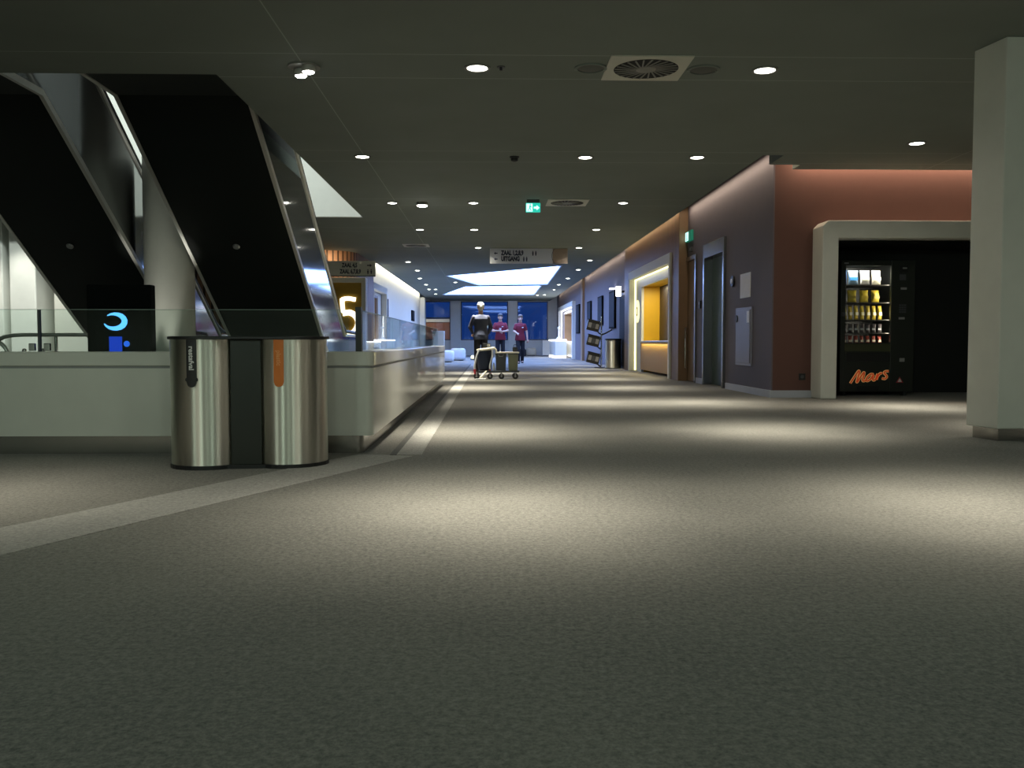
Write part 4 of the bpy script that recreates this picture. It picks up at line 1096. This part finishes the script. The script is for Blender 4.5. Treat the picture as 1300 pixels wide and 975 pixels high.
# ------------------------------------------------------------------ brochure rack and waste bin by the right wall
t = thing('brochure_rack', 'black brochure rack with tilted holders standing before the steel bin', 'rack', (3.20, 26.0, 0))
MB().cyl((0, 0, 0), .20, .02, seg=30).build('base', M['black'], t, smooth=True)
m = MB(); m.cyl((0, 0, .02), .022, 1.46, seg=14); m.build('pole', M['chrome'], t, smooth=True)
for z in (1.05, .62, .12):
    m = MB(); m.tube(smooth_path([(0, 0, z - .08), (-.08, -.03, z - .04), (-.17, -.05, z + .08)], 5), .02, 8); m.build('arm', M['black'], t, smooth=True)
    R_ = T(-.24, -.06, z + .17) @ Matrix.Rotation(math.radians(14), 4, 'Y')
    m = MB(); m.box(-.18, .18, -.10, .10, -.16, -.145); m.box(-.18, .18, -.10, -.09, -.145, .10); m.box(-.18, .18, .09, .10, -.145, .16); m.box(-.18, -.17, -.09, .09, -.145, .13); m.box(.17, .18, -.09, .09, -.145, .13)
    h_ = m.xf(R_).build('holder', M['black'], t)
    for k in range(3):
        m = MB(); m.box(-.15 + k * .105, -.06 + k * .105, -.104, -.100, -.08, .06); m.xf(R_).build('leaflet', M['grey_pl'] if k != 1 else M['grey_dark'], h_)
m = MB(); m.tube(smooth_path([(0, 0, .95), (.12, -.03, 1.0), (.30, -.05, 1.10)], 5), .022, 8); m.build('arm', M['black'], t, smooth=True)
t = thing('waste_bin', 'round brushed steel waste bin beside the brochure rack', 'bin', (3.46, 25.4, 0))
m = MB(); m.cyl((0, 0, .02), .225, .78, seg=48); m.build('shell', M['steel'], t, smooth=True)
m = MB(); m.ring((0, 0, 0), .12, .232, .80, .84, 40); m.build('lid', M['black'], t, smooth=True)
m = MB(); m.cyl((0, 0, 0), .228, .022, seg=40); m.build('base_rim', M['black'], t, smooth=True)

# ------------------------------------------------------------------ seats and blocks at the far end
def pouf(x, y, sx, sy, h, lb, mm, rz=0):
    t = thing('pouf', lb, 'pouf', (x, y, 0), rz, 'upholstered poufs')
    pr = [(.86, .03), (.97, .07), (1.0, .16), (1.0, h - .16), (.97, h - .06), (.88, h - .015), (.6, h), (.01, h)]
    sq = lambda a: math.copysign(abs(math.cos(a)) ** .5, math.cos(a))
    sn = lambda a: math.copysign(abs(math.sin(a)) ** .5, math.sin(a))
    mb = MB(); mb.rings([[(r * sx * sq(2*PI*i/32), r * sy * sn(2*PI*i/32), z) for i in range(32)] for r, z in pr]); mb.build('cushion', M[mm], t, smooth=True, angle=60)
    MB().box(-sx * .7, sx * .7, -sy * .7, sy * .7, 0, .035).build('base', M['black'], t)
pouf(-1.28, 36.5, .30, .35, .49, 'pale rounded pouf beyond the end of the parapet', 'pouf')
pouf(-1.62, 33.4, .30, .35, .44, 'pale pouf half hidden behind the parapet end', 'pouf')
pouf(2.2, 48.6, .28, .28, .42, 'cream pouf on the floor below the right far window', 'pouf_cream')
t = thing('display_plinth', 'white rectangular plinth at the far right under the window', 'plinth', (3.0, 48.4, 0))
MB().box(-.2, .2, -.2, .2, .04, .83).build('body', M['white_sat'], t, bevel=.01); MB().box(-.18, .18, -.18, .18, 0, .04).build('kick', M['grey_dark'], t)
t = thing('display_plinth', 'white tall plinth behind the parapet glass at the far left', 'plinth', (-1.75, 31.0, 0))
MB().box(-.2, .2, -.2, .2, .04, 1.12).build('body', M['white_sat'], t, bevel=.01); MB().box(-.18, .18, -.18, .18, 0, .04).build('kick', M['grey_dark'], t)
t = thing('floor_lamp_spot', 'tiny lit floor lamp on the carpet near the cleaning cart', 'lamp', (-.72, 37.5, 0))
MB().cyl((0, 0, 0), .09, .05, seg=18).build('base', M['grey_dark'], t, smooth=True); MB().ell((0, 0, .12), (.08, .08, .08)).build('bulb', M['disc_lit'], t, smooth=True)

# ------------------------------------------------------------------ cleaning cart
t = thing('cleaning_cart', 'cleaning cart with dark rubbish bag, red and white frame and grey tubs', 'cart', (.13, 18.35, 0))
MB().box(-.36, .46, -.20, .20, .135, .175).build('platform', M['grey_dark'], t, bevel=.01)
for x in (-.40, -.13, .10, .38):
    for y in ((-.17, .17) if x in (-.40, .38) else (-.17,)):
        wh = MB(); wh.cyl((x, y - .015, .06), .058, .03, 'Y', 24)
        wo = wh.build('caster', M['rubber'], t, smooth=True)
        hb = MB(); hb.cyl((x, y - .018, .06), .02, .036, 'Y', 12); hb.build('hub', M['grey_pl'], wo)
        fk = MB(); fk.box(x - .012, x + .012, y - .022, y - .016, .06, .135); fk.box(x - .012, x + .012, y + .016, y + .022, .06, .135); fk.build('fork', M['grey_pl'], wo)
for x0, x1 in ((-.34, -.44), (-.08, -.13)):
    for y in (-.17, .15):
        up = smooth_path([(x0 , y, .60), (x0 - .05 * (x0 < -.2), y, .48), (x1, y, .28), (x1, y, .20)], 5)
        m = MB(); m.tube(up, .018, 8); m.build('frame_tube', M['white_pl'], t, smooth=True)
        m = MB(); m.tube([(x1, y, .20), (x1 + .005, y, .12), (x1 + (.03 if x1 < -.3 else 0), y, .11)], .022, 8); m.build('frame_foot', M['red'], t, smooth=True)
m = MB(); ring = [(-.215 + .16 * math.cos(a), -.01 + .17 * math.sin(a), .60 + .02 * math.cos(a)) for a in [2 * PI * k / 24 for k in range(24)]]
m.tube(ring, .030, 8, closed=True); m.build('bag_rim', M['cream'], t, smooth=True)
m = MB(); m.lathe([(.10, .18), (.13, .20), (.15, .34), (.148, .46), (.152, .55), (.145, .60)], (-.235, -.01, 0), 24, 1.0, 1.05); m.build('rubbish_bag', M['navy'], t, smooth=True)
m = MB(); m.box(-.28, -.12, -.02, .12, .60, .72); m.build('tool_box', M['black'], t, bevel=.012)
m = MB(); m.box(-.185, -.13, -.045, -.02, .64, .70); m.build('spray_label', M['cream'], t, bevel=.004)
m = MB(); m.tube(smooth_path([(-.085, .0, .64), (-.02, .0, .60), (.0, .0, .52), (.02, .0, .545)], 5), .022, 8); m.build('handle', M['cream'], t, smooth=True)
def tub(x0, x1, mm):
    m = MB(); m.rings([[(x0 + .015, -.15, .175), (x1 - .015, -.15, .175), (x1 - .015, .15, .175), (x0 + .015, .15, .175)], [(x0, -.17, .505), (x1, -.17, .505), (x1, .17, .505), (x0, .17, .505)]])
    o = m.build('tub', M[mm], t, bevel=.008)
    m = MB(); m.box(x0 - .006, x1 + .006, -.176, .176, .505, .518); m.build('rim', M['grey_dark'], o)
    return o
tub(-.02, .20, 'grey_dark'); tub(.235, .44, 'olive')
m = MB(); m.tube([(.04, -.18, .50), (.05, -.185, .46), (.13, -.185, .46), (.14, -.18, .50)], .006, 6); m.build('bucket_handle', M['grey_pl'], t, smooth=True)
MB().box(.02, .46, -.19, .19, .518, .548).build('lid', M['cream'], t, bevel=.008)
m = MB(); m.lathe([(.022, .175), (.024, .22), (.018, .27), (.01, .30), (.012, .33)], (-.055, -.15, 0), 14); m.build('spray_bottle', M['white_pl'], t, smooth=True)
# black bag standing on the lid
t2 = thing('shoulder_bag', 'small black bag lying on the cream lid of the cleaning cart', 'bag', (.51, 18.42, .548))
MB().box(-.05, .05, -.06, .06, 0, .10).build('body', M['black_soft'], t2, bevel=.02); m = MB(); m.tube(smooth_path([(-.035, 0, .095), (-.02, 0, .14), (.02, 0, .14), (.035, 0, .095)], 5), .006, 6); m.build('strap', M['black_soft'], t2, smooth=True)
# white wedge-shaped mop head on the carpet
t3 = thing('dust_mop', 'white flat mop lying on the carpet in front of the cleaning cart', 'mop', (-.17, 17.85, 0))
m = MB(); m.prism([(-.12, -.04), (.06, -.06), (.10, .02), (-.06, .06)], 'Z', 0.0, .03); m.build('mop_head', M['white_pl'], t3, bevel=.01)
m = MB(); m.tube([(-.02, 0, .03), (.05, .06, .12), (.10, .12, .17)], [.03, .022, .014], 8); m.build('mop_socket', M['cream'], t3, smooth=True)

# ------------------------------------------------------------------ people
def fuse(mb, voxel=.009, smooth_it=3):
    """merge overlapping tapered shapes into one continuous skin"""
    me = mb.mesh('body_raw'); o = bpy.data.objects.new('body_raw', me); COL.objects.link(o)
    r = o.modifiers.new('r', 'REMESH'); r.mode = 'VOXEL'; r.voxel_size = voxel
    s = o.modifiers.new('s', 'SMOOTH'); s.iterations = smooth_it; s.factor = .5
    dg = bpy.context.evaluated_depsgraph_get(); dg.update()
    out = bpy.data.meshes.new_from_object(o.evaluated_get(dg))
    bpy.data.objects.remove(o); bpy.data.meshes.remove(me)
    out.polygons.foreach_set('use_smooth', [True] * len(out.polygons))
    return out

def person(label, loc, rz, H, pose, top, skin, hair, hair_kind, female=False, sleeves='short'):
    """standing adult facing local -Y. pose gives elbow/wrist/knee/ankle points in units of height"""
    t = thing('person', label, 'person', loc, rz)
    k = H
    sh = (.088 if female else .098) * k
    hip = (.049 if female else .047) * k
    P = {}
    for s, n in ((-1, 'r'), (1, 'l')):                       # facing -Y: local -X is the person's right
        P['sh' + n] = (s * sh, .004 * k, .792 * k)
        P['hip' + n] = (s * hip, 0, .52 * k)
        for j in ('el', 'wr'):
            p = pose[j + n]; P[j + n] = (p[0] * k, p[1] * k, p[2] * k)
        for j in ('kn', 'an'):
            p = pose[j + n]; P[j + n] = (p[0] * k, p[1] * k, p[2] * k)
    lerp = lambda a, b, s: tuple(a[i] + (b[i] - a[i]) * s for i in range(3))
    b = MB()
    hd = pose.get('head', (0, 0, 0)); hx, hy = hd[0] * k, hd[1] * k
    # head: cranium, jaw, nose, ears, brow
    hc = (hx, hy, .935 * k)
    b.ell((hc[0], hc[1] + .006 * k, hc[2] + .008 * k), (.045 * k, .054 * k, .056 * k), 20, 14)
    b.ell((hc[0], hc[1] - .012 * k, hc[2] - .028 * k), (.035 * k, .040 * k, .043 * k), 18, 12)
    b.cap((hc[0], hc[1] - .050 * k, hc[2] + .004 * k), (hc[0], hc[1] - .061 * k, hc[2] - .016 * k), .006 * k, .009 * k)
    for s in (-1, 1):
        b.ell((hc[0] + s * .046 * k, hc[1] + .006 * k, hc[2] - .010 * k), (.006 * k, .012 * k, .018 * k), 10, 8)
        b.cap((hc[0] + s * .010 * k, hc[1] - .047 * k, hc[2] + .010 * k), (hc[0] + s * .026 * k, hc[1] - .043 * k, hc[2] + .010 * k), .006 * k, .005 * k)
    b.cap((hc[0] - .012 * k, hc[1] - .050 * k, hc[2] - .036 * k), (hc[0] + .012 * k, hc[1] - .050 * k, hc[2] - .036 * k), .005 * k, .005 * k)
    b.cap((hx * .6, hy * .6 + .010 * k, .815 * k), (hx, hy + .004 * k, .90 * k), .036 * k, .031 * k)
    # trunk
    def loft(mb, g):
        rr = []
        for z, rx, ry, oy in ((.49, .082, .062, 0), (.54, .092, .066, .004), (.60, .084 if not female else .076, .060, 0), (.66, .086 if not female else .074, .060, -.002), (.72, .098 if not female else .084, .064, -.004), (.77, .102 if not female else .088, .064, -.002), (.800, .082, .052, .002), (.828, .050, .042, .006)):
            rr.append([((rx * k + g) * math.cos(2*PI*i/24), oy * k + (ry * k + g) * math.sin(2*PI*i/24), z * k) for i in range(24)])
        mb.rings(rr)
    loft(b, 0)
    for n in 'rl':
        s = -1 if n == 'r' else 1
        b.cap(P['sh' + n], P['el' + n], .031 * k, .023 * k); b.cap(P['el' + n], P['wr' + n], .024 * k, .0155 * k)
        b.cap(P['hip' + n], P['kn' + n], .047 * k, .033 * k); b.cap(P['kn' + n], P['an' + n], .036 * k, .023 * k)
        a = Vector(P['an' + n]); toe = a + Vector((s * .008 * k, -.095 * k, -.014 * k)); b.cap(a + Vector((0, .012 * k, -.012 * k)), toe, .022 * k, .016 * k)
        # hand: palm, four curled fingers, thumb from the side of the palm
        w0 = Vector(P['wr' + n]); e0 = Vector(P['el' + n]); dirv = (w0 - e0).normalized()
        side = dirv.cross(Vector((0, -1, 0)) if abs(dirv.y) < .8 else Vector((0, 0, 1))).normalized()
        nor = dirv.cross(side).normalized()
        curl = nor if pose.get('curl' + n, 1) > 0 else -nor
        pc = w0 + dirv * .028 * k
        b.cap(w0, pc + dirv * .012 * k, .014 * k, .015 * k)
        for fi, (o_, ln) in enumerate(((-.018, .036), (-.006, .042), (.006, .040), (.017, .031))):
            f0 = pc + side * o_ * k + dirv * .014 * k
            f1 = f0 + (dirv * .8 + curl * .35).normalized() * ln * .55 * k; f2 = f1 + (dirv * .35 + curl * .9).normalized() * ln * .5 * k
            b.cap(f0, f1, .0062 * k, .0056 * k, seg=8); b.cap(f1, f2, .0056 * k, .0048 * k, seg=8)
        th0 = w0 + dirv * .016 * k - side * .014 * k; th1 = th0 + (dirv * .6 - side * .7).normalized() * .024 * k; th2 = th1 + (dirv * .8 + curl * .3).normalized() * .018 * k
        b.cap(th0, th1, .0075 * k, .0065 * k, seg=8); b.cap(th1, th2, .0065 * k, .0055 * k, seg=8)
    link('body', fuse(b, .0075), M[skin], t)
    # shirt / jumper
    c_ = MB(); loft(c_, .016)
    c_.rings([[((rx * k + .016) * math.cos(2*PI*i/24), (ry * k + .016) * math.sin(2*PI*i/24), z * k) for i in range(24)] for z, rx, ry in ((.475, .101, .070), (.52, .100, .069), (.57, .090, .064), (.60, .082, .058))])
    for n in 'rl':
        c_.cap(P['sh' + n], lerp(P['sh' + n], P['el' + n], .62 if sleeves == 'short' else 1.0), .030 * k + .008, (.029 if sleeves == 'short' else .024) * k + .010)
        if sleeves == 'long': c_.cap(P['el' + n], lerp(P['el' + n], P['wr' + n], .93), .024 * k + .014, .016 * k + .012)
    c_.cap((0, .006 * k, .795 * k), (hx * .3, .008 * k, .812 * k), .044 * k, .040 * k)
    top_o = link('jumper' if sleeves == 'long' else 'polo_shirt', fuse(c_, .010), M[top], t)
    if sleeves == 'short':
        MB().box(.028 * k, .062 * k, -.064 * k - .0165, -.064 * k - .012, .735 * k, .75 * k).build('chest_badge', M['white_pl'], top_o)
        cl = MB(); cl.tube([(.040 * k * math.cos(a), .010 * k + .040 * k * math.sin(a), .842 * k + .004 * k * math.sin(a)) for a in [2*PI*i/20 for i in range(20)]], .008 * k, 8, closed=True); cl.build('collar', M[top], top_o, smooth=True)
    # trousers
    q_ = MB()
    q_.rings([[((.084 * k + .008) * sc * math.cos(2*PI*i/24), (.060 * k + .006) * sc * math.sin(2*PI*i/24), z * k) for i in range(24)] for z, sc in ((.48, .95), (.54, 1.0), (.585, .94))])
    for n in 'rl':
        q_.cap(P['hip' + n], P['kn' + n], .048 * k + .008, .035 * k + .012); q_.cap(P['kn' + n], lerp(P['kn' + n], P['an' + n], 1.0), .036 * k + .013, .026 * k + .014)
    link('trousers', fuse(q_, .010), M['trousers'], t)
    for n in 'rl':
        s = -1 if n == 'r' else 1
        a = Vector(P['an' + n]); m = MB()
        z0 = a.z - .039 * k
        pts = []
        for (dy, wd, h) in ((.038, .018, .030), (.026, .026, .045), (0, .028, .046), (-.05, .030, .034), (-.092, .030, .026), (-.118, .022, .018), (-.128, .008, .010)):
            pts.append([(a.x + wd * k * math.cos(th), a.y + dy * k, max(z0, z0 + h * k * .5 + h * k * .55 * math.sin(th))) for th in [2*PI*i/14 for i in range(14)]])
        m.rings(pts); m.build('shoe', M['shoe'], t, smooth=True, angle=50)
    # hair
    h = MB()
    h.ell((hc[0], hc[1] + .006 * k, hc[2] + .030 * k), (.053 * k, .060 * k, .048 * k), 20, 14)
    if hair_kind == 'long': h.cap((hc[0], hc[1] + .040 * k, hc[2] - .01 * k), (hc[0], hc[1] + .055 * k, hc[2] - .10 * k), .034 * k, .022 * k)
    else: h.cap((hc[0], hc[1] + .034 * k, hc[2] + .01 * k), (hc[0], hc[1] + .036 * k, hc[2] - .03 * k), .034 * k, .026 * k)
    link('hair', fuse(h, .007, 4), M[hair], t)
    # eyes
    for s in (-1, 1):
        e = MB(); e.ell((hc[0] + s * .018 * k, hc[1] - .0475 * k, hc[2] - .001 * k), (.005 * k, .004 * k, .003 * k), 10, 8); e.build('eye', M['hair_dark'], t, smooth=True)
    return t
person('white-haired person in a dark jumper standing behind the cleaning cart, back turned', (-.22, 21.85, 0), PI + .15, 1.69,
       dict(elr=(-.148, -.02, .655), wrr=(-.12, -.12, .56), ell=(.148, -.03, .655), wrl=(.10, -.13, .57), knr=(-.055, -.01, .285), anr=(-.06, .01, .039), knl=(.055, -.01, .285), anl=(.06, .0, .039), head=(0, -.012, 0)),
       'jumper', 'skin_b', 'hair_white', 'short', False, 'long')
person('person in maroon polo shirt with forearms folded in front, holding a cup', (.36, 31.6, 0), 0.0, 1.72,
       dict(elr=(-.149, -.03, .655), wrr=(-.045, -.14, .655), ell=(.148, -.03, .655), wrl=(.055, -.135, .645), knr=(-.052, -.015, .285), anr=(-.056, .0, .039), knl=(.055, .0, .285), anl=(.06, .02, .039)),
       'maroon', 'skin', 'hair_dark', 'short', False, 'short')
person('person in maroon polo shirt walking on the right, one arm hanging straight down', (1.05, 31.4, 0), .05, 1.68,
       dict(elr=(-.128, -.02, .66), wrr=(-.085, -.115, .63), ell=(.133, .015, .65), wrl=(.145, -.02, .50), knr=(-.045, -.055, .29), anr=(-.04, -.03, .039), knl=(.05, -.005, .285), anl=(.045, .085, .048), head=(.0, -.008, 0)),
       'maroon', 'skin_b', 'hair_brown', 'long', True, 'short')
t = thing('paper_cup', 'white cup held by the person with folded forearms', 'cup', (.355, 31.33, 1.12))
m = MB(); m.lathe([(.028, 0), (.038, .10), (.036, .10), (.027, .006), (.003, .006)], seg=18); m.build('cup_body', M['white_pl'], t, smooth=True)
m = MB(); m.ring((0, 0, 0), .034, .04, .098, .104, 18); m.build('rim', M['white_pl'], t, smooth=True)

# black bag left on the floor behind the walkers
t = thing('holdall', 'black bag standing on the floor behind the walking person', 'bag', (1.75, 47.8, 0))
MB().box(-.22, .16, -.14, .14, 0, .36).build('body', M['black_soft'], t, bevel=.06, seg=3); m = MB(); m.tube(smooth_path([(-.14, 0, .35), (-.08, 0, .46), (.04, 0, .46), (.10, 0, .35)], 5), .015, 8); m.build('strap', M['black_soft'], t, smooth=True)

# ------------------------------------------------------------------ view
SC.view_settings.view_transform = 'Standard'; SC.view_settings.look = 'None'
SC.view_settings.exposure = 0.0; SC.view_settings.gamma = 1.0; SC.view_settings.use_curve_mapping = False
cy = SC.cycles
cy.max_bounces = 10; cy.diffuse_bounces = 5; cy.glossy_bounces = 5; cy.transparent_max_bounces = 16
cy.caustics_reflective = False; cy.caustics_refractive = False
cy.use_denoising = True
cy.sample_clamp_indirect = 6.0
